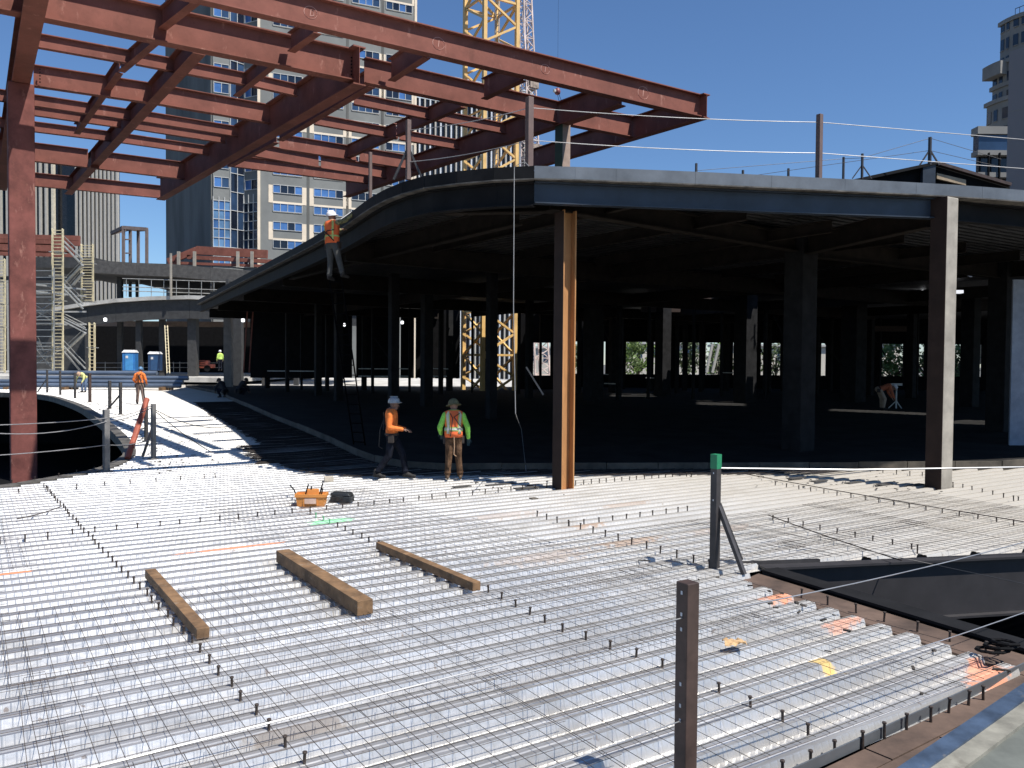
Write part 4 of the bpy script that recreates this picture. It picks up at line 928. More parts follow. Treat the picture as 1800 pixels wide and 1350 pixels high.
for px, pyt, lab, ft in ((1224, 287, 'farthest thin post behind the roof edge, closest to the canopy tip', None), (1306, 299, 'tiny stub post behind the roof edge between two thin ones', None), (1386, 296, 'thin post behind the roof edge just before the tall brown one', None), (1483, 276, 'thin straight post beside the gabled roof structure', None)):
    rpost(px, pyt, 41.2, .09, lab, ft, POST, zz)
e1 = rpost(1516, 270, 39.0, .09, 'small post with splayed braces at the low eave of the gabled structure', .45, POST, aty(1516, 314, 39).z)
e2 = rpost(1635, 241, 39.0, .12, 'braced post standing on the ridge of the gabled structure', .45, POST, aty(1635, 290, 39).z)
cable('steel_cable', [aty(1224, 300, 41.2), aty(1483, 279, 41.2), e1-Z*.2, e2-Z*.05, aty(1760, 280, 37)], .012, 'thin dark line strung over the posts of the gabled roof', WIRED, None)
cable('steel_cable', [aty(1300, 312, 41.2), e2-Z*.62, aty(1770, 296, 37)], .012, 'thin lower dark line sloping to the ridge post of the gabled roof', WIRED, None)
# ------------------------------------------------------------------ cranes
def lattice(parent, base, ax, ay, w0, w1, z0, z1, sec, rleg, rbr, material, lean=(0, 0)):
    def cor(i, z):
        t = (z-z0)/(z1-z0); w_ = w0+(w1-w0)*t; s = ((0, 0), (1, 0), (1, 1), (0, 1))[i]
        cx = base+(ax*(s[0]-.5)+ay*(s[1]-.5))*w_+Vector((lean[0]*t, lean[1]*t, 0)); return Vector((cx.x, cx.y, z))
    for i in range(4): MB().bar(cor(i, z0), cor(i, z1), rleg*2, rleg*2, up=ax).build('leg', material, parent)
    k = 0; z = z0
    while z < z1-.1:
        zt = min(z1, z+sec)
        for i in range(4):
            j = (i+1) % 4
            MB().bar(cor(i, zt), cor(j, zt), rbr*2, rbr*2).build('horizontal_brace', material, parent)
            zm = (z+zt)/2
            MB().bar(cor(i, z), cor(j, zm), rbr*2, rbr*2).build('diagonal_brace', material, parent); MB().bar(cor(j, zm), cor(i, zt), rbr*2, rbr*2).build('diagonal_brace', material, parent)
        z = zt; k += 1
AC = far(848, 56); ms = 2.6
cr_ = thing('tower_crane', 'yellow lattice tower crane mast rising behind the red canopy', 'tower crane', (AC.x, AC.y, 0))
cen = AC+U*ms/2+V*ms/2
lattice(cr_, cen, U, V, ms, ms, -9, 36, 3.0, .13, .07, CRANEY)
pz = aty(850, 152, 56).z; MB().box((cen.x, cen.y, pz), 2.3, 2.3, .08, angU).build('platform', CRANEY, cr_)
m = MB(); lx = cen+U*.5
m.bar(lx+V*.2+Z*-5, lx+V*.2+Z*36, .07, .07); m.bar(lx-V*.2+Z*-5, lx-V*.2+Z*36, .07, .07)
z = -5.0
while z < 36: m.bar(lx+V*.2+Z*z, lx-V*.2+Z*z, .04, .04); z += .4
tag(m.build('ladder', SCAFG, cr_), kind='stuff')
MB().bar(cen+U*.4+V*.3+Z*0, cen-U*.2-V*.4+Z*6, .5, .12).build('stair_flight', SCAFG, cr_)
bb0 = far(951, 100); bb1 = aty(923, 0, 100)
bm_ = thing('crane_boom', 'pale pinkish lattice crane boom with walkway beside the yellow mast', 'crane', tuple(bb0))
lattice(bm_, bb0, U, V, 2.3, 1.0, -9, bb1.z+6, 2.0, .08, .045, CRANEP, ((bb1.x-bb0.x)*1.12, 0))
for (py, w_) in ((275, 1.5), (150, 1.2)):
    q = aty(940 if py > 200 else 935, py, 100); MB().box(q, w_, w_, 2.6 if py > 200 else .9, angU).build('counter_block', mat('crane_rust', (.34, .27, .22), .8, var=.3), bm_)
m = MB(); p_, q_ = aty(912, 20, 99), aty(918, 150, 99); m.tube([p_, q_], .05, 4); m.tube([p_+Vector((.4, 0, 0)), q_+Vector((.7, 0, 0))], .05, 4); m.build('pendant_line', CRANEP, bm_)
hk = aty(980, 161, 70); hb = thing('crane_hook', 'dark red crane hook block hanging under the canopy edge against the sky', 'crane hook', tuple(hk))
MB().lathe([(.06, -.28), (.22, -.2), (.26, 0), (.2, .22), (.08, .3)], 12, c=hk).build('block', mat('hook_red', (.2, .05, .05), .5), hb, True)
MB().lathe([(.08, -.12), (.14, -.08), (.14, .1), (.06, .14)], 10, c=hk-U*.3).build('sheave', FRAMEW, hb)
m = MB(); m.tube([hk-Z*.2, aty(985, 190, 70)], .02, 4); m.tube([hk+U*.15-Z*.2, aty(992, 190, 70)], .02, 4); m.tube([hk+Z*.28, hk+Z*40], .008, 4); m.build('hoist_line', BLACK, hb)
# ------------------------------------------------------------------ two storey frame building at the back left
YL = 72.0
fb_ = thing('frame_building', 'two storey steel and concrete frame under construction behind scaffolds and stacked pipes', 'building', tuple(far(300, YL+8)))
FRM = mat('frame_dark', (.045, .045, .045), .7, var=.2)
def fslab(px0, px1, py0, py1, Y, th, material, name): return panel(px0, px1, py0, py1, Y, th, material, fb_, name)
# floor edge as a long gentle bow, in lengths
bow = [(96, 540), (150, 531), (200, 525), (260, 521), (330, 519), (400, 521), (470, 524), (560, 529), (640, 533)]
for (x0, y0), (x1, y1) in zip(bow[:-1], bow[1:]):
    a, b = aty(x0+.4, y0, YL), aty(x1, y1, YL); m = MB()
    m.hexa([a-Z*.32, b-Z*.32, b+Vector((0, 16, -.32)), a+Vector((0, 16, -.32))], [a, b, b+Vector((0, 16, 0)), a+Vector((0, 16, 0))]); fixn(m.build('floor_edge', CONCL, fb_))
    m = MB(); m.hexa([a+Vector((0, .35, -2.0)), b+Vector((0, .35, -2.0)), b+Vector((0, .6, -2.0)), a+Vector((0, .6, -2.0))], [a+Vector((0, .35, -.33)), b+Vector((0, .35, -.33)), b+Vector((0, .6, -.33)), a+Vector((0, .6, -.33))]); fixn(m.build('edge_beam', FRM, fb_))
roofp = [(160, 457), (240, 462), (300, 464), (370, 470), (470, 478), (560, 486)]
for (x0, y0), (x1, y1) in zip(roofp[:-1], roofp[1:]):
    a, b = aty(x0, y0, YL+1), aty(x1-.3, y1, YL+1); m = MB(); m.hexa([a-Z*1.1, b-Z*1.1, b+Vector((0, 18, -1.3)), a+Vector((0, 18, -1.3))], [a, b, b+Vector((0, 18, 0)), a+Vector((0, 18, 0))]); fixn(m.build('roof_edge', mat('frame_soffit', (.09, .085, .08), .8, var=.2), fb_))
fslab(56, 165, 452, 470, YL+1.5, 16, FRM, 'roof_edge')
for px, w_, y0, y1, Y in [(153, 7, 535, 662, YL+.5), (210, 8, 470, 662, YL+4), (243, 9, 535, 662, YL+1), (284, 9, 535, 662, YL+2), (337, 15, 535, 662, YL+1), (417, 14, 535, 680, YL-8), (300, 3, 490, 520, YL+.3), (371, 3, 495, 522, YL+.3), (399, 5, 490, 530, YL-3), (228, 4, 490, 522, YL+8), (240, 4, 490, 522, YL+8), (465, 10, 535, 680, YL-6), (520, 8, 535, 680, YL)]:
    fslab(px-w_/2, px+w_/2, y0, y1, Y, w_*Y/F, FRM, 'column')
o = fslab(298.5, 301.5, 445, 520, YL-.3, .15, GREYP, 'post')
fslab(393, 406, 556, 682, YL-12, .5, mat('lit_grey_column', (.2, .17, .14), .7), 'column')
fslab(160, 470, 565, 573, YL+12, .5, mat('tan_beam', (.25, .18, .14), .7), 'back_beam')
fslab(150, 600, 572, 660, YL+22, .3, BLACK, 'back_wall'); fslab(300, 640, 484, 520, YL+19, .3, FRM, 'back_wall'); fslab(56, 160, 470, 662, YL+17, .3, FRM, 'back_wall')
fslab(0, 215, 486, 492, YL+15, .3, FRM, 'back_beam')
for py in (490.5, 505, 512): 
    m = MB(); m.tube([aty(215, py-1, YL+.2), aty(400, py+5, YL+.2)], .035, 4); m.build('guard_rail', SCAFG, fb_)
for px in range(222, 400, 22): MB().tube([aty(px, 489+(px-215)*.03, YL+.2), aty(px, 521, YL+.2)], .03, 4).build('rail_post', SCAFG, fb_)
for py in (638, 646): MB().tube([aty(165, py, YL+3), aty(390, py, YL+3)], .03, 4).build('guard_rail', SCAFG, fb_)
for px in (185, 214, 252, 305, 316, 350): MB().tube([aty(px, 636, YL+3), aty(px, 656, YL+3)], .03, 4).build('rail_post', SCAFG, fb_)
g = MB(); pa, pb = aty(-300, 657, YL), aty(430, 657, YL); g.box(((pa.x+pb.x)/2, YL+20, pa.z-.2), pb.x-pa.x, 46, .4); tag(g.build('raised_floor', CONCL), kind='structure')
# red steel on its roof
rs = thing('red_roof_frame', 'red steel beams of a raised roof frame in front of the office tower base', 'steel frame', tuple(far(390, 82)))
for p, q, h_ in [((296, 460), (345, 440), 1.0), ((345, 440), (470, 447), 1.3), ((330, 452), (480, 460), .6), ((300, 462), (470, 468), .4)]:
    MB().bar(aty(*p, 82), aty(*q, 82), .4, h_*.62).build('beam', RED, rs)
for px in (314, 342, 418, 443): MB().bar(aty(px, 442, 81.5), aty(px, 470, 81.5), .25, .25).build('post', GREYP, rs)
rs = thing('red_roof_frame', 'stacked red steel beams behind the cream scaffold tower', 'steel frame', tuple(far(80, 86)))
for py, h_ in ((415, .5), (424, .5), (434, .9), (444, .5)): MB().bar(aty(-30, py, 86), aty(140 if py < 430 else 130, py+4, 86), .4, h_).build('beam', RED, rs)
# open steel box frame on the roof
sf = thing('roof_steelwork', 'open rusty steel box frame standing on the flat roof against the sky', 'steel frame', tuple(far(235, 76)))
SFM = mat('frame_brown', (.17, .13, .115), .7)
pts = {k_: aty(*v) for k_, v in dict(a=(217, 400, 75), b=(229, 402, 77), c=(258, 403, 75), d=(243, 404, 78), w=(196, 410, 76)).items()}
for k_, pb_ in (('a', 466), ('b', 462), ('c', 468), ('d', 464)): MB().bar(pts[k_], aty({'a': 217, 'b': 229, 'c': 258, 'd': 243}[k_], pb_, pts[k_].y), .22, .22).build('post', SFM, sf)
for x_, y_ in (('a', 'c'), ('a', 'b'), ('b', 'd'), ('d', 'c'), ('w', 'a'), ('w', 'b')): MB().bar(pts[x_], pts[y_], .25, .3).build('beam', SFM, sf)
for py in (421, 445): MB().bar(aty(217, py, 75), aty(229, py, 77), .12, .12).build('cross_bar', SFM, sf)
# ------------------------------------------------------------------ scaffold towers
def scaffold(label, px0, px1, py0, py1, Y, lift, material, loc, rungs=7):
    t = thing('scaffold_tower', label, 'scaffold', tuple(far(loc, Y)), group='scaffold towers')
    n_ = max(1, round((py1-py0)/lift)); 
    for k_ in range(n_):
        ya, yb = py1-(py1-py0)*k_/n_, py1-(py1-py0)*(k_+1)/n_
        for (xa, xb, dY) in ((px0, px1, 0), (px0-1.5, px1-1.5, 1.3)):
            m = MB()
            for x_ in (xa, xb): m.bar(aty(x_, ya, Y+dY), aty(x_, yb+.6, Y+dY), .075, .075)
            for r_ in range(rungs):
                y_ = ya+(yb-ya)*(r_+.5)/rungs; m.bar(aty(xa, y_, Y+dY), aty(xb, y_, Y+dY), .05, .05)
            m.build('ladder_frame', material, t)
        MB().bar(aty(px0, ya, Y), aty(px0-1.5, yb, Y+1.3), .05, .05).build('brace', material, t); MB().bar(aty(px1, ya, Y), aty(px1-1.5, yb, Y+1.3), .05, .05).build('brace', material, t)
        MB().box((aty((px0+px1)/2, ya, Y+.6)), (px1-px0)*Y/F, 1.2, .06).build('platform', SCAFG, t)
    return t
t1_ = scaffold('tallest cream scaffold tower with ladder frames reaching above the roof', 93, 111, 402, 655, 63, 42, SCAFC, 100)
t2_ = scaffold('cream scaffold tower with an arched bay, shorter, nearest the flat roof edge', 144, 164, 429, 530, 66, 34, SCAFC, 154)
scaffold('slim cream scaffold leg under the bowed floor edge beside the dark column', 158, 167, 567, 655, 67, 44, SCAFC, 162)
t4_ = scaffold('grey tube scaffold close against the red column', 60, 95, 470, 655, 62, 46, SCAFG, 78, 4)
scaffold('cream ladder scaffold at the picture edge beyond the red column', -6, 9, 455, 655, 62, 40, SCAFC, 2)
m = thing('scaffold_stair', 'grey zigzag scaffold stair between the two cream towers', 'scaffold stair', tuple(far(128, 65)))
for a, b in [((112, 424), (145, 456)), ((112, 432), (145, 466)), ((145, 466), (112, 500)), ((112, 500), (146, 535)), ((112, 508), (146, 543)), ((146, 480), (112, 520)), ((112, 565), (150, 585)), ((150, 585), (112, 620)), ((112, 608), (150, 648)), ((112, 618), (140, 650)), ((112, 560), (152, 580)), ((62, 560), (110, 530)), ((62, 610), (95, 650)), ((66, 600), (84, 640)), ((62, 545), (110, 575)), ((62, 640), (110, 612))]:
    MB().bar(aty(*a, 64.5), aty(*b, 65.5), .22, .09).build('stair_flight', SCAFG, m)
    MB().tube([aty(a[0], a[1]-9, 64.5), aty(b[0], b[1]-9, 65.5)], .035, 4).build('hand_rail', SCAFG, m)
for py in (500, 512, 548, 570): MB().bar(aty(58, py, 62.5), aty(150, py+9 if py < 530 else py, 66), .3, .12).build('walkway', SCAFG, m)
m = thing('stair_ladder', 'pale ladder leaning against the tan column under the bowed floor', 'ladder', tuple(far(296, 70)))
for dx in (-2.4, 2.4): MB().bar(aty(292+dx*1, 572, YL-.5), aty(296+dx, 656, YL-2), .06, .06).build('rail', SCAFC, m)
for i in range(16): f_ = (i+.5)/16; MB().bar(aty(292-2.4+4*f_, 572+84*f_, YL-.5-1.5*f_), aty(292+2.4+4*f_, 572+84*f_, YL-.5-1.5*f_), .05, .05).build('rung', SCAFC, m)
# ------------------------------------------------------------------ pipe stack, site toilets, machine, work lights
PIPE = mat('blue_grey_pipe', (.16, .20, .26), .4, .4, var=.15, scale=.5)
YP = 58.0
for i, (x0, x1, py, lab) in enumerate([(50, 276, 655, 'top steel pipe of the long stack behind the workers'), (46, 331, 663.5, 'middle steel pipe of the stack, reaching farthest of all'), (-80, 322, 670, 'third steel pipe down in the long stack'), (-80, 318, 676.5, 'lowest steel pipe of the long stack, nearest the bright deck'), (-80, 60, 684, 'short pale pipe end beside the red column base')]):
    tag(fixn(MB().tube([aty(x0, py, YP-i*.35), aty(x1, py+(x1-x0)*.004, YP-i*.35)], .155, 12).build('steel_pipe', PIPE)), lab, 'steel pipe', 'steel pipes stacked behind the deck')
for x_, lab in ((20, 'timber bearer block under the pipes beside the red column'), (120, 'timber bearer block under the pipes behind the yellow worker'), (290, 'timber bearer block under the free end of the pipes')):
    p_ = aty(x_, 688, 57); z_ = fz(0, 57); q = aty(x_, 680, 57).z; tag(MB().box((p_.x, 57.2, (z_+q)/2), .25, 1.9, max(.1, q-z_)).build('bearer_block', WOOD), lab, 'timber block')
def toilet(px, w_, py0, py1, Y, label, shade):  # second copy is a darker blue, with the shade painted into it
    a = aty(px, py1, Y); s = w_*Y/F; h_ = aty(px, py0, Y).z-a.z
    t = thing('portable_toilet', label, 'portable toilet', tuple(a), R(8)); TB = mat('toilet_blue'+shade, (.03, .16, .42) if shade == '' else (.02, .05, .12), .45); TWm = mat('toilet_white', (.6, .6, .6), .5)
    bevel(MB().box((0, .5, h_*.44), s, 1.0, h_*.86).build('cabin', TB, t, local=True), .03)
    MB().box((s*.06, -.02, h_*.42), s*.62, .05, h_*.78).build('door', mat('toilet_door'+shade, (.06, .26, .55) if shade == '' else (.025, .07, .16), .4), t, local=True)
    MB().box((-s*.12, -.055, h_*.66), s*.2, .02, h_*.12).build('notice', TWm, t, local=True)
    m = MB(); m.hexa([Vector(p) for p in ((-s*.54, -.06, h_*.875), (s*.54, -.06, h_*.875), (s*.54, 1.06, h_*.875), (-s*.54, 1.06, h_*.875))], [Vector(p) for p in ((-s*.4, .1, h_), (s*.4, .1, h_), (s*.4, .9, h_), (-s*.4, .9, h_))]); fixn(m.build('roof', TWm, t, local=True))
toilet(226, 21, 615, 652, YL-1, 'bright blue portable toilet with white roof, fully lit', ''); toilet(270, 19, 618, 652, YL-.5, 'darker blue portable toilet beside a dark column, shade painted into its colour', '2')
mc = aty(356, 653, YL+2); mt = thing('site_machine', 'small orange red compressor under the bowed floor beside a worker', 'machine', tuple(mc))
OM = mat('machine_orange', (.5, .12, .07), .5, var=.2)
bevel(MB().box((-.1, .3, .65), 1.2, .8, .7).build('body', OM, mt, local=True), .15, 3); bevel(MB().box((.55, .3, .5), .8, .7, .35).build('hood', OM, mt, local=True), .08)
for x_ in (-.5, .45): fixn(MB().tube([(x_, -.15, .28), (x_, -.02, .28)], .28, 12).build('wheel', BLACK, mt, local=True))
for z_ in (.5, .68, .86): MB().box((-.1, -.115, z_), .8, .02, .06).build('grille_bar', BLACK, mt, local=True)
LAMPW = mat('lamp_white', (.9, .9, .9), .5, emit=(.95, .97, 1, 1.6))
for px, py, Y, s, lab in ((185, 562, YL-2, .22, 'white work lamp under the bowed floor above the toilets'), (427, 563, 60, .2, 'white work lamp in the shade beside the grey column'), (605, 571, 50, .14, 'tiny white work lamp deep under the curved roof'), (707, 567, 45, .13, 'white work lamp under the dark roof above the talking workers'), (1622, 515, 40, .2, 'white work lamp in the shade beside the tall grey column')):
    q = aty(px, py, Y); t = thing('work_lamp', lab, 'work lamp', tuple(q), group='work lamps hung in the shade')
    MB().lathe([(s*.5, -s*.6), (s*.62, -s*.3), (s*.62, s*.5), (s*.3, s*.7)], 10, c=q).build('lens', LAMPW, t); MB().tube([q+Z*s*.7, q+Z*(s*.7+.9)], .012, 4).build('cord', BLACK, t)
wt = aty(1682, 513, 36); MB()
o = MB().box(wt, .42, .3, .13).build('glow_box', mat('glowing_white', (.8, .8, .82), .5, emit=(.9, .92, 1, .7)), None); tag(o, 'white glowing box fitting under the roof behind the tall grey column', 'light fitting')  # white box with a faint glow set in its material
sh = aty(1790, 600, 24); o = MB().box((sh.x+.55, 24, 2.6), 1.5, .06, 4.9).build('wall_sheet', mat('blue_grey_sheet', (.25, .29, .36), .6)); tag(o, 'blue grey wall sheet standing upright at the far edge of the shade', 'wall panel')
# lit ladder like frame lying at the far slab edge
lf = thing('grid_ladder', 'white ladder shaped frame lying on the far sunlit slab strip', 'steel frame', tuple(atf(1720, 735, SL)))
for a, b in (((1672, 728), (1732, 730)), ((1672, 735), (1732, 741)), ((1690, 729), (1685, 736)), ((1704, 729), (1699, 737)), ((1730, 730), (1725, 741))):
    MB().bar(atf(*a, SL+.05), atf(*b, SL+.05), .1, .08).build('bar', FRAMEW, lf)
# ------------------------------------------------------------------ trees and pale houses beyond the building
LEAF = mat('tree_leaves', (.13, .21, .045), .6, var=.4, scale=.6); LEAFD = mat('tree_leaves_dark', (.08, .12, .04), .6, var=.4, scale=.6); BARK = mat('bark', (.09, .07, .05), .9)
def tree(px, Y, zc, r_, h_, label, leaf, n_=1500, seed=1):
    q = far(px, Y); rr = random.Random(seed); t = thing('tree', label, 'tree', (q.x, q.y, -9), group='trees beyond the building')
    m = MB(); m.tube([q+Z*-9, q+Vector((.1, 0, (zc-9)/2)), q+Vector((.2, .1, zc))], .3, 8, .12)
    for k_ in range(7):
        a_ = rr.uniform(0, 6.28); m.tube([q+Vector((.1, 0, zc-h_*.7)), q+Vector((math.cos(a_)*r_*.7, math.sin(a_)*r_*.7, zc+rr.uniform(-.3, .5)*h_))], .1, 5, .03)
    m.build('trunk', BARK, t)
    m = MB(); cl = [(Vector((rr.gauss(0, .42)*r_, rr.gauss(0, .42)*r_, rr.uniform(-.8, .8)*h_)), rr.uniform(.5, 1.1)) for _ in range(34)]
    for i in range(n_):
        c, s = cl[i % len(cl)]; c = q+Z*zc+c+Vector((rr.gauss(0, .38), rr.gauss(0, .38), rr.gauss(0, .32)))*s*1.2
        a = Vector((rr.gauss(0, 1), rr.gauss(0, 1), rr.gauss(0, 1))).normalized(); b = a.cross(Vector((rr.gauss(0, 1), rr.gauss(0, 1), rr.gauss(0, 1)))).normalized(); s_ = rr.uniform(.12, .26)
        m.add([c-a*s_, c-b*s_*.5, c+a*s_, c+b*s_*.5], [(0, 1, 2, 3)])
    m.build('crown', leaf, t)
tree(1120, 92, 3.4, 3.2, 3.0, 'bushy green tree seen through the widest gap past the orange column', LEAF, 1900, 3)
tree(1206, 96, 3.6, 2.2, 2.4, 'olive green tree seen through the shade beside a pale wall', LEAFD, 1200, 4)
tree(1262, 104, 3.2, 2.0, 2.2, 'small green tree beyond the slanting pale posts', LEAF, 900, 5)
tree(1572, 88, 2.6, 3.2, 2.4, 'bright green tree low under the pale house, seen beside the bending worker', LEAF, 1900, 6)
tree(1626, 92, 3.2, 2.4, 2.6, 'green tree seen through the slim gap beside the tall grey column', LEAF, 1000, 7)
tree(1684, 88, 2.8, 2.8, 2.6, 'light green tree seen just past the tall grey column', LEAF, 1700, 8)
tree(1015, 100, 3.4, 2.0, 2.0, 'small tree glimpsed just beside the orange column', LEAFD, 900, 9)
tree(1362, 98, 3.2, 2.4, 2.4, 'grey green tree glimpsed beside the large dark column', LEAFD, 1000, 10)
HW = mat('house_wall', (.62, .58, .5), .85, var=.06, scale=.3)
for x0, x1, y0, Y, lab in ((1090, 1240, 604, 128, 'pale low house beyond the trees, seen through the widest gap'), (1270, 1480, 608, 132, 'pale house behind the slanting posts beyond the shade'), (1540, 1580, 601, 118, 'cream house wall above the bright green tree'), (925, 1030, 612, 140, 'pale wall beyond the orange column, behind the crane boom base')):
    t = thing('house', lab, 'house', tuple(far((x0+x1)/2, Y))); slabpx(x0, x1, y0, 720, Y, 8, HW, 'wall', t); slabpx(x0-3, x1+3, y0-3, y0, Y-.4, 9, FRAMEW, 'roof', t)
    for k_ in range(int((x1-x0)/22)): wn = slabpx(x0+8+k_*22, x0+18+k_*22, y0+10, y0+24, Y-.05, .04, FRAMEW, 'window', t); slabpx(x0+9+k_*22, x0+17+k_*22, y0+11, y0+23, Y-.09, .03, GLM, 'pane', wn)
for i, (a, b) in enumerate((((1242, 655), (1252, 605)), ((1252, 655), (1264, 605)))):
    tag(MB().bar(aty(*a, 74), aty(*b, 74), .28, .2).build('slanted_post', FRAMEW), ('pale slanted post beyond the shade, nearer the orange column of the two' if i == 0 else 'pale slanted post beyond the shade, nearer the large dark column of the two'), 'post', 'slanting pale posts')
# ------------------------------------------------------------------ people
SKIN = mat('skin', (.32, .18, .12), .6, var=.08); SKIND = mat('skin_dark', (.16, .09, .065), .6, var=.08)
def cap(mb, p0, p1, r0, r1=None, n=10, sq=1.0):      # tapered limb with rounded ends
    p0, p1 = Vector(p0), Vector(p1); r1 = r0 if r1 is None else r1; d = (p1-p0)
    L_ = d.length; d = d/L_ if L_ > 1e-6 else Vector((0, 0, 1))
    u = Vector((0, 1, 0)) if abs(d.y) < .9 else Vector((1, 0, 0)); a = d.cross(u).normalized(); b = a.cross(d)
    rings = [(p0-d*r0*.98, .12*r0), (p0-d*r0*.7, .72*r0), (p0, r0), (p0+(p1-p0)*.5, (r0+r1)/2), (p1, r1), (p1+d*r1*.7, .72*r1), (p1+d*r1*.98, .12*r1)]
    k = len(mb.v)
    for c, r in rings:
        for j in range(n): t = 2*math.pi*j/n; mb.v.append(c+a*math.cos(t)*r+b*math.sin(t)*r*sq)
    for i in range(len(rings)-1):
        for j in range(n): mb.f.append((k+i*n+j, k+i*n+(j+1) % n, k+(i+1)*n+(j+1) % n, k+(i+1)*n+j)); mb.mi.append(0)
    mb.f.append(tuple(k+j for j in reversed(range(n)))); mb.f.append(tuple(k+(len(rings)-1)*n+j for j in range(n))); mb.mi += [0, 0]
def ell(mb, c, rx, ry, rz, n=12, basis=None):
    c = Vector(c); X, Y_, Z_ = basis or (Vector((1, 0, 0)), Vector((0, 1, 0)), Vector((0, 0, 1))); k = len(mb.v); m_ = 8
    for i in range(1, m_):
        ph = math.pi*i/m_
        for j in range(n): t = 2*math.pi*j/n; mb.v.append(c+X*rx*math.sin(ph)*math.cos(t)+Y_*ry*math.sin(ph)*math.sin(t)-Z_*rz*math.cos(ph))
    for i in range(m_-2):
        for j in range(n): mb.f.append((k+i*n+j, k+i*n+(j+1) % n, k+(i+1)*n+(j+1) % n, k+(i+1)*n+j)); mb.mi.append(0)
    mb.f.append(tuple(k+j for j in reversed(range(n)))); mb.f.append(tuple(k+(m_-2)*n+j for j in range(n))); mb.mi += [0, 0]
def loft(mb, secs, org, X, Y_, Z_, a0=0, a1=360, n=18, thick=None):  # secs: (z, rx, ry, yoff)
    full = abs(a1-a0) >= 360; k = len(mb.v); nn = n if full else n+1
    def pt(s, t, g): return org+Z_*s[0]+X*(s[1]+g)*math.cos(t)+Y_*(s[3]+(s[2]+g)*math.sin(t))
    layers = [0.0] if thick is None else [0.0, thick]
    for g in layers:
        for s in secs:
            for j in range(nn): mb.v.append(pt(s, R(a0+(a1-a0)*j/n), g))
    def idx(l, i, j): return k+(l*len(secs)+i)*nn+(j % nn if full else j)
    for l in range(len(layers)):
        for i in range(len(secs)-1):
            for j in range(n): mb.f.append((idx(l, i, j), idx(l, i, j+1), idx(l, i+1, j+1), idx(l, i+1, j))); mb.mi.append(0)
    if thick is None:
        mb.f.append(tuple(idx(0, 0, j) for j in reversed(range(nn)))); mb.f.append(tuple(idx(0, len(secs)-1, j) for j in range(nn))); mb.mi += [0, 0]
    else:
        for i in (0, len(secs)-1):
            for j in range(n): mb.f.append((idx(0, i, j), idx(0, i, j+1), idx(1, i, j+1), idx(1, i, j))); mb.mi.append(0)
        if not full:
            for j in (0, n):
                for i in range(len(secs)-1): mb.f.append((idx(0, i, j), idx(0, i+1, j), idx(1, i+1, j), idx(1, i, j))); mb.mi.append(0)
TORSO = [(0.0, .155, .115, 0), (.08, .165, .12, 0), (.20, .148, .105, .0), (.34, .170, .118, -.005), (.46, .185, .12, -.01), (.53, .165, .10, -.012), (.575, .09, .07, -.012), (.60, .06, .055, -.008)]
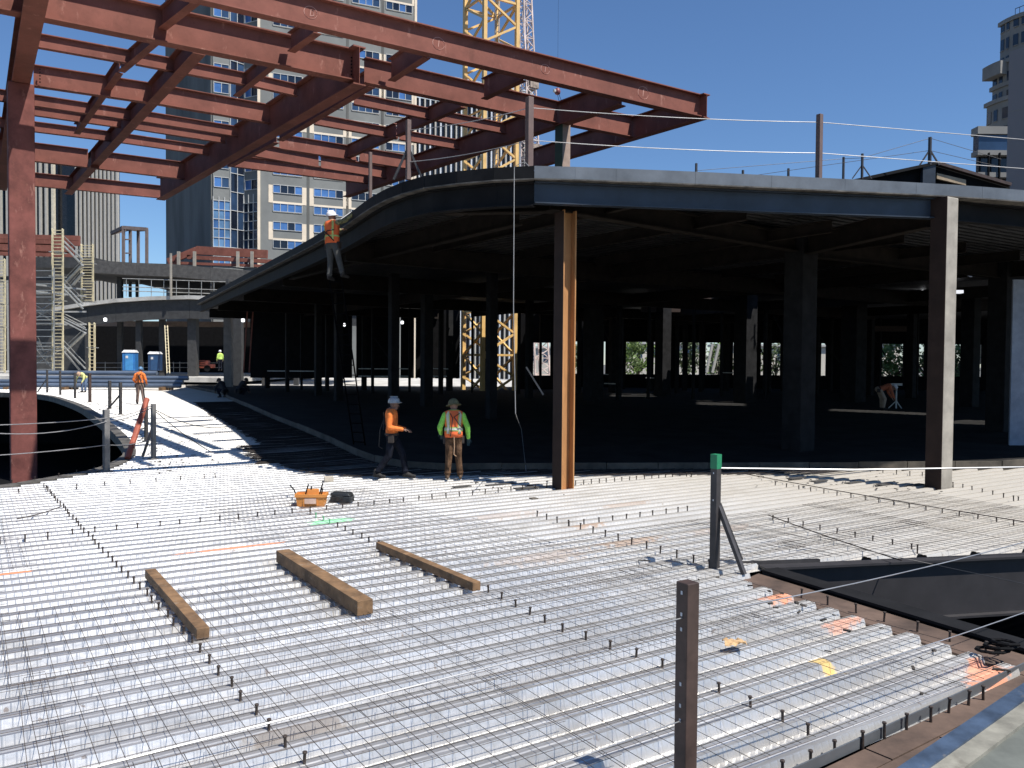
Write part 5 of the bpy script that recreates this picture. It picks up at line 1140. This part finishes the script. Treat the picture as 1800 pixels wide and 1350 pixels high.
def person(label, loc, rz, J, shirt, trousers, boots, hat, hatmat=None, sleeves=None, vest=None, extra=None, skin=None, detail=0.011, belt=True, gloves=None):
    """J: joints in the figure's own frame (x right, y forward, z up, metres)"""
    skin = skin or SKIN
    t = thing('person', label, 'person', tuple(loc), rz)
    D = dict(pelvis=(0, 0, .95), neck=(0, .0, 1.47), head=(0, .03, 1.60), hl=(-.09, 0, .92), hr=(.09, 0, .92), kl=(-.10, .02, .51), kr=(.10, .02, .51), al=(-.11, -.03, .10), ar=(.11, -.03, .10),
             sl=(-.185, -.01, 1.41), sr=(.185, -.01, 1.41), el=(-.25, -.03, 1.13), er=(.25, -.03, 1.13), wl=(-.25, .08, .91), wr=(.25, .08, .91), face=(0, 1, -.05), tl=None, tr=None)
    D.update(J); D = {k_: (Vector(v_) if v_ is not None else None) for k_, v_ in D.items()}
    Zt = (D['neck']-D['pelvis']).normalized(); Xt = (D['sr']-D['sl']); Xt = (Xt-Zt*Xt.dot(Zt)).normalized(); Yt = Zt.cross(Xt); org = D['pelvis']; sc = (D['neck']-D['pelvis']).length/.52
    TS = [(z*sc, rx, ry, yo) for z, rx, ry, yo in TORSO]
    fc = D['face'].normalized(); fx = fc.cross(Vector((0, 0, 1))).normalized(); fz_ = fx.cross(fc)
    def fingers(mb, wr, el, side):
        d = (wr-el).normalized(); sid = d.cross(Vector((0, 0, 1)));
        if sid.length < .2: sid = Vector((0, 1, 0))
        sid = sid.normalized(); pal = sid.cross(d)
        ell(mb, wr+d*.055, .042, .022, .055, 10, (sid, pal, d))
        for q_, (o_, L_) in enumerate(((-.03, .062), (-.011, .075), (.010, .07), (.028, .055))):
            b = wr+d*.095+sid*o_; k1 = b+d*L_*.55-pal*.012; k2 = k1+d*L_*.35-pal*.03; cap(mb, b, k1, .0095, .009, 6); cap(mb, k1, k2, .009, .0075, 6)
        b = wr+d*.03+sid*.038*side; k1 = b+d*.03+sid*.02*side-pal*.015; cap(mb, b, k1, .012, .010, 6); cap(mb, k1, k1+d*.028-pal*.01, .010, .008, 6)
    m = MB()
    loft(m, [(z, rx*.94, ry*.94, yo) for z, rx, ry, yo in TS], org, Xt, Yt, Zt)
    hd = D['head']; ell(m, hd+fz_*.025, .075, .092, .105, 14, (fx, fc, fz_)); ell(m, hd+fc*.025-fz_*.055, .056, .062, .06, 12, (fx, fc, fz_))
    cap(m, D['neck']-Zt*.03, hd-fz_*.03-fc*.01, .058, .055, 12)
    cap(m, hd+fc*.088+fz_*.02, hd+fc*.108-fz_*.018, .009, .015, 8)                       # nose
    for s_ in (-1, 1): ell(m, hd+fx*.076*s_-fc*.005-fz_*.005, .012, .02, .032, 8, (fx, fc, fz_)); ell(m, hd+fx*.03*s_+fc*.082+fz_*.022, .014, .01, .009, 8, (fx, fc, fz_))
    cap(m, hd+fc*.086-fz_*.05-fx*.02, hd+fc*.086-fz_*.05+fx*.02, .009, .009, 6)           # lips
    for s_, a, b, c in ((-1, 'sl', 'el', 'wl'), (1, 'sr', 'er', 'wr')):
        cap(m, D[a], D[b], .052, .042); cap(m, D[b], D[c], .042, .03)
        if gloves is None: fingers(m, D[c], D[b], s_)
    for a, b, c in (('hl', 'kl', 'al'), ('hr', 'kr', 'ar')): cap(m, D[a], D[b], .085, .058); cap(m, D[b], D[c], .058, .04)
    def finish(o, vox=None, it=2):
        rm = o.modifiers.new('one_surface', 'REMESH'); rm.mode = 'VOXEL'; rm.voxel_size = vox or detail; rm.use_smooth_shade = True
        sm = o.modifiers.new('smooth', 'SMOOTH'); sm.iterations = it; sm.factor = .5; return o
    finish(m.build('body', skin, t, local=True), min(detail, .0085) if detail < .013 else detail, 1)
    if gloves is not None:
        for s_, b, c in ((-1, 'el', 'wl'), (1, 'er', 'wr')):
            m = MB(); fingers(m, D[c], D[b], s_); cap(m, D[c]-(D[c]-D[b]).normalized()*.06, D[c]+(D[c]-D[b]).normalized()*.02, .042, .036); finish(m.build('glove', gloves, t, local=True), min(detail, .008), 1)
    g = .014; m = MB(); loft(m, [(z-.03 if i == 0 else z, rx+g, ry+g, yo) for i, (z, rx, ry, yo) in enumerate(TS[:-1])], org, Xt, Yt, Zt)
    for a, b, c in (('sl', 'el', 'wl'), ('sr', 'er', 'wr')):
        tgt = m
        cap(tgt, D[a], D[b], .072, .060); cap(tgt, D[b], D[c]+(D[b]-D[c])*.06, .060, .046)
        for f_ in (.3, .7): q = D[b]+(D[c]-D[b])*f_*.5; ell(tgt, q, .062, .062, .03)   # creases at the elbow
    finish(m.build('shirt', shirt, t, local=True), detail)
    if sleeves is not None:
        for a, b, c in (('sl', 'el', 'wl'), ('sr', 'er', 'wr')):
            m = MB(); cap(m, D[a]+(D[b]-D[a])*.12, D[b], .080, .067); cap(m, D[b], D[c]+(D[b]-D[c])*.02, .067, .052); finish(m.build('sleeve', sleeves, t, local=True), detail)
    m = MB(); ell(m, D['pelvis']-Zt*.02, .175, .135, .13, 14, (Xt, Yt, Zt))
    for a, b, c in (('hl', 'kl', 'al'), ('hr', 'kr', 'ar')):
        cap(m, D[a], D[b], .104, .076); cap(m, D[b], D[c]+(D[b]-D[c])*.08, .076, .066)
        q = D[c]+(D[b]-D[c])*.16; ell(m, q, .078, .078, .04)
    finish(m.build('trousers', trousers, t, local=True), detail)
    for a, b, tt in (('al', 'kl', 'tl'), ('ar', 'kr', 'tr')):
        m = MB(); an = D[a]; toe = D[tt] if D[tt] is not None else an+Vector((.02*(1 if a == 'ar' else -1), .19, -.055))
        heel = an+(an-toe).normalized()*.04+Vector((0, 0, -.045)); cap(m, an+Vector((0, 0, .06)), an, .056, .056); cap(m, heel, toe, .044, .040, sq=.8); cap(m, an, (an+toe)/2, .05, .045)
        finish(m.build('boot', boots, t, local=True), detail, 1)
    # hard hat or cloth hat
    up_ = (fz_+fc*-.08).normalized(); hx = fx; hy = up_.cross(hx)*-1
    if hy.dot(fc) < 0: hy = -hy
    hb = hd+fz_*.055; m = MB(); k_ = []
    prof = [(.118, -.005), (.122, .012), (.118, .04), (.10, .085), (.066, .115), (.02, .128)]
    hs = [(z_, r_*.92, r_*1.12, -.005) for r_, z_ in prof]; loft(m, hs, hb, hx, hy, up_, n=20)
    if hat == 'hard':
        loft(m, [(-.008, .135, .155, .02), (.004, .135, .155, .02)], hb, hx, hy, up_, n=20)
        cap(m, hb+up_*.132-hy*.09, hb+up_*.128+hy*.08, .010, .010, 6)
    o = m.build('hard_hat' if hat == 'hard' else 'hat', hatmat, t, local=True); o.data.polygons.foreach_set('use_smooth', [True]*len(o.data.polygons)); 
    if hat == 'brim':
        m = MB(); loft(m, [(-.025, .165, .185, 0), (-.012, .16, .18, 0), (.0, .12, .14, 0)], hb, hx, hy, up_, n=20); o2 = m.build('hat_brim', hatmat, t, local=True)
    if vest:
        vm, sm_, ym = vest; vs = [(z-.02 if i == 0 else z, rx+.03, ry+.03, yo) for i, (z, rx, ry, yo) in enumerate(TS[:6])]+[(TS[6][0]-.012, .125, .085, -.012)]
        m = MB(); loft(m, vs, org, Xt, Yt, Zt, n=24, thick=.006); m.build('safety_vest', vm, t, True, local=True)
        def interp(z):
            for a, b in zip(vs[:-1], vs[1:]):
                if a[0] <= z <= b[0]: f_ = (z-a[0])/(b[0]-a[0]); return tuple(a[i]+(b[i]-a[i])*f_ for i in range(4))
            return vs[-1]
        def strip(z0, z1, a0, a1, g_, material, name='reflective_stripe'):
            m = MB(); zs = [z0+(z1-z0)*i/6 for i in range(7)]; loft(m, [(z, interp(z)[1]+g_, interp(z)[2]+g_, interp(z)[3]) for z in zs], org, Xt, Yt, Zt, a0, a1, 14 if abs(a1-a0) > 60 else 4, thick=.004); m.build(name, material, t, True, local=True)
        for c_ in (-52, -128, 52, 128):
            strip(.06*sc, .54*sc, c_-13, c_+13, .008, ym, 'vest_trim'); strip(.06*sc, .54*sc, c_-7, c_+7, .013, sm_)
        strip(.115*sc, .205*sc, -180, 180, .009, ym, 'vest_trim'); strip(.14*sc, .18*sc, -180, 180, .015, sm_)
    if belt:
        m = MB(); zc = -.0; loft(m, [(.0, .182, .14, 0), (.045, .182, .14, 0)], org, Xt, Yt, Zt, thick=.008); m.build('tool_belt', BELT, t, local=True)
        for a_ in (15, 165): q = org+Xt*.2*math.cos(R(a_))+Yt*.13*math.sin(R(a_))-Zt*.07; bevel(MB().box(q, .075, .13, .17).build('tool_pouch', BELT, t, local=True), .015)
    for nm, mt_, pts, r_ in (extra or []):
        m = MB(); m.tube([org+Xt*p[0]+Yt*p[1]+Zt*p[2] for p in pts], r_, 6); m.build(nm, mt_, t, local=True)
    return t
BELT = mat('belt_leather', (.03, .022, .018), .7); STRAP = mat('harness_black', (.015, .015, .017), .7)
ORSH = mat('orange_shirt', (.85, .21, .04), .9, var=.2, scale=8, bump=.7, bscale=9); GRSH = mat('lime_sleeves', (.28, .70, .10), .9, var=.2, scale=8, bump=.7, bscale=9); NAVY = mat('navy_trousers', (.012, .014, .022), .95, var=.3, scale=8, bump=.7, bscale=8, spec=.1)
TANT = mat('brown_trousers', (.12, .07, .042), .95, var=.35, scale=8, bump=.8, bscale=8, spec=.1); BOOT = mat('boot_tan', (.12, .075, .045), .8, var=.2); BOOTD = mat('boot_dark', (.02, .018, .017), .8)
SILV = mat('silver_hat', (.42, .42, .41), .35, 0.2, var=.2, scale=20); OLIVE = mat('olive_hat', (.16, .15, .075), .8, var=.2, scale=12); ORV = mat('vest_orange', (.9, .17, .05), .85); LIMEV = mat('vest_lime_trim', (.5, .62, .2), .8); REFL = mat('reflective_grey', (.5, .5, .46), .5)
WHITEH = mat('white_hat', (.75, .75, .78), .4); CAMO = mat('camo_sleeve', (.27, .25, .12), .9, var=.5, scale=14); DKT = mat('charcoal_trousers', (.075, .075, .07), .9, var=.2); BLUEH = mat('blue_hat', (.10, .22, .38), .4)
YEL = mat('yellow_shirt', (.62, .62, .25), .85, var=.1); JEAN = mat('jeans', (.09, .14, .24), .9, var=.2, scale=10); DUSK = mat('dusky_shirt', (.02, .02, .024), .9); REDD = mat('faded_orange_shirt', (.5, .14, .07), .9)
HARN = [('harness_strap', STRAP, [(-.12, -.155, .5), (0, -.165, .38), (.13, -.15, .12)], .012), ('harness_strap', STRAP, [(.12, -.155, .5), (0, -.168, .38), (-.13, -.15, .12)], .012)]
p = atf(690, 842)
person('worker in orange shirt and silver hard hat talking with one arm held out', p, R(-96),
       dict(pelvis=(0, -.02, .96), neck=(0, -.02, 1.48), head=(0, .03, 1.61), kl=(-.10, .20, .54), al=(-.10, .27, .11), kr=(.10, -.06, .52), ar=(.11, -.34, .12), el=(-.23, -.02, 1.13), wl=(-.17, .24, 1.08), er=(.24, -.02, 1.14), wr=(.20, .27, 1.10), face=(.15, 1, -.05)),
       ORSH, NAVY, BOOTD, 'hard', SILV, vest=None, extra=HARN+[('lanyard', STRAP, [(0, -.16, .38), (.05, -.25, .1), (.02, -.28, -.25), (0, -.2, -.3)], .012), ('neck_cloth', DUSK, [(-.10, -.05, .53), (0, -.09, .55), (.10, -.05, .53), (.06, .05, .52), (-.06, .05, .52), (-.10, -.05, .53)], .035)], skin=SKIND)
p = atf(797, 844)
person('worker seen from behind in lime sleeves, orange vest and olive hat', p, R(6),
       dict(pelvis=(0, 0, .95), neck=(0, .02, 1.47), head=(.0, .07, 1.585), el=(-.30, .0, 1.14), wl=(-.27, .20, .99), er=(.30, -.03, 1.14), wr=(.32, .06, .90), al=(-.13, .0, .10), ar=(.15, .06, .10), face=(-.45, 1, -.35)),
       GRSH, TANT, BOOT, 'brim', OLIVE, sleeves=None, vest=(ORV, REFL, LIMEV), extra=[('harness_strap', STRAP, [(.12, -.17, .5), (0, -.18, .42), (.12, -.18, .25), (.19, -.1, .18)], .012), ('harness_strap', STRAP, [(-.08, -.17, .5), (-.03, -.185, .40), (-.06, -.18, .1), (-.08, -.17, 0)], .010), ('lanyard', mat('tan_lanyard', (.4, .25, .15), .8), [(.0, -.17, 0), (.01, -.17, -.2), (.0, -.17, -.38), (.05, -.16, -.42)], .012)], gloves=mat('teal_glove', (.02, .05, .06), .8))
# climber tied off at the roof edge, standing on a ladder
q = aty(588, 489, 21.0); base = Vector((q.x, q.y, q.z-.04))
person('worker in orange vest and white hat reaching up to the curved roof edge', base, R(-28),
       dict(pelvis=(-.08, 0, .93), neck=(-.10, .02, 1.45), head=(-.16, .08, 1.58), hl=(-.16, 0, .9), hr=(.02, 0, .9), kl=(-.15, .02, .48), al=(-.15, -.02, .08), kr=(.14, .0, .50), ar=(.28, -.02, .13), sr=(.08, -.01, 1.42), er=(.22, .14, 1.50), wr=(.38, .26, 1.66), sl=(-.27, -.01, 1.38), el=(-.30, .2, 1.25), wl=(-.12, .38, 1.32), face=(.5, 1, .1)),
       CAMO, DKT, BOOTD, 'hard', WHITEH, vest=(ORV, LIMEV, ORV), extra=[('harness_strap', STRAP, [(-.15, -.16, .15), (.0, -.18, .28), (.17, -.12, .30)], .012), ('harness_strap', STRAP, [(-.15, -.15, .3), (.05, -.17, .15), (.16, -.12, .02)], .014), ('lanyard', mat('white_lanyard', (.7, .7, .7), .6), [(.1, -.15, .3), (.2, .1, .6), (.35, .3, .8)], .012)])
lad = thing('ladder', 'dark ladder under the curved roof edge that the climbing worker stands on', 'ladder', (base.x, base.y+.1, fz(base.x, base.y)))
dR = Vector((.88, -.47, 0)); top = base+Vector((.15, .25, 1.55)); ft = Vector((base.x-.1, base.y-1.0, fz(base.x, base.y))); ft = Vector((base.x+.3, base.y+1.9, fz(base.x, base.y)+SL)); top = base+Vector((-.02, .16, .1))
LADM = mat('ladder_black', (.004, .004, .005), .95, spec=.02)
for s_ in (-.2, .2): MB().bar(ft+dR*s_, top+(top-ft).normalized()*.06+dR*s_, .03, .03).build('rail', LADM, lad)
for i in range(17): c = ft+(top-ft)*((i+.5)/17); MB().bar(c-dR*.2, c+dR*.2, .025, .025).build('rung', LADM, lad)
# far figures
p = atf(246, 711)
person('worker from behind in orange shirt and blue hat beside the curved opening', p, R(8),
       dict(pelvis=(0, 0, .97), neck=(-.02, .08, 1.48), head=(0, .14, 1.61), el=(-.28, -.02, 1.16), wl=(-.22, .2, 1.02), er=(.27, -.02, 1.15), wr=(.24, .2, 1.0), kr=(.13, .0, .52), ar=(.2, -.05, .1), al=(-.14, .05, .1)), ORSH, mat('faded_work_trousers', (.22, .15, .12), .9), BOOTD, 'hard', BLUEH, extra=HARN+[('lanyard', STRAP, [(0, -.16, .4), (.12, -.3, .1), (.25, -.3, -.3), (.28, -.2, -.8)], .03)], detail=.02)
p = atf(147, 690)
person('worker in yellow shirt and jeans bending over the far rim of the opening', p, R(170),
       dict(pelvis=(0, -.18, .92), neck=(0, .27, 1.18), head=(0, .40, 1.15), sl=(-.19, .22, 1.12), sr=(.19, .22, 1.12), el=(-.26, .32, .86), er=(.26, .32, .86), wl=(-.2, .42, .65), wr=(.2, .42, .65), hl=(-.09, -.16, .9), hr=(.09, -.16, .9), kl=(-.11, .0, .5), kr=(.11, .0, .5), face=(0, .6, -1)), YEL, JEAN, BOOTD, 'hard', mat('tan_hat', (.45, .3, .2), .6), detail=.022)
for (px, py, rz, lab) in ((391, 699, 60, 'dark clad worker crouching at the sunlit rim, before the grey column'), (424, 698, -50, 'dark clad worker squatting at the shade edge, behind the crouching one')):
    p = atf(px, py)
    person(lab, p, R(rz), dict(pelvis=(0, -.2, .42), neck=(0, .12, .86), head=(0, .26, .92), sl=(-.19, .08, .80), sr=(.19, .08, .80), el=(-.24, .28, .58), er=(.24, .28, .58), wl=(-.14, .42, .36), wr=(.14, .42, .36), hl=(-.1, -.2, .4), hr=(.1, -.2, .4), kl=(-.2, .2, .45), kr=(.2, .2, .45), al=(-.17, -.04, .1), ar=(.17, -.04, .1), face=(0, 1, -.6)), DUSK, NAVY, BOOTD, 'hard', BELT, detail=.02, skin=SKIND)
q = aty(387, 652, 70.5); p = Vector((q.x, q.y, q.z))
person('distant worker in lime jacket and white hat beside the grey column', p, R(40), dict(), mat('lime_jacket', (.5, .7, .15), .85), NAVY, BOOTD, 'hard', WHITEH, detail=.025)
p = atf(1552, 721, SL)+Z*SL
person('worker in faded orange shirt bending deep in the shade beside the tall grey column', p, R(-95),
       dict(pelvis=(0, -.2, .92), neck=(0, .28, 1.06), head=(0, .42, .98), sl=(-.19, .22, 1.02), sr=(.19, .22, 1.02), el=(-.24, .30, .76), er=(.24, .30, .76), wl=(-.15, .42, .55), wr=(.15, .42, .55), hl=(-.09, -.18, .9), hr=(.09, -.18, .9), kl=(-.11, -.04, .5), kr=(.11, .04, .5), face=(0, .5, -1)), REDD, mat('khaki_trousers', (.35, .28, .22), .9), BOOTD, 'hard', WHITEH, detail=.02)
st_ = atf(1575, 718, SL)+Z*SL; wk = thing('work_stand', 'thin white stand with cross bar beside the bending worker in the shade', 'stand', tuple(st_))
MB().bar(st_, st_+Z*1.1, .06, .06).build('pole', FRAMEW, wk); MB().bar(st_+Z*1.1-Vector((.25, 0, 0)), st_+Z*1.1+Vector((.25, 0, 0)), .08, .1).build('cross_bar', FRAMEW, wk)
for s_ in (-.3, .3): MB().bar(st_+Z*.35, st_+Vector((s_, .1, 0)), .04, .04).build('foot', FRAMEW, wk)
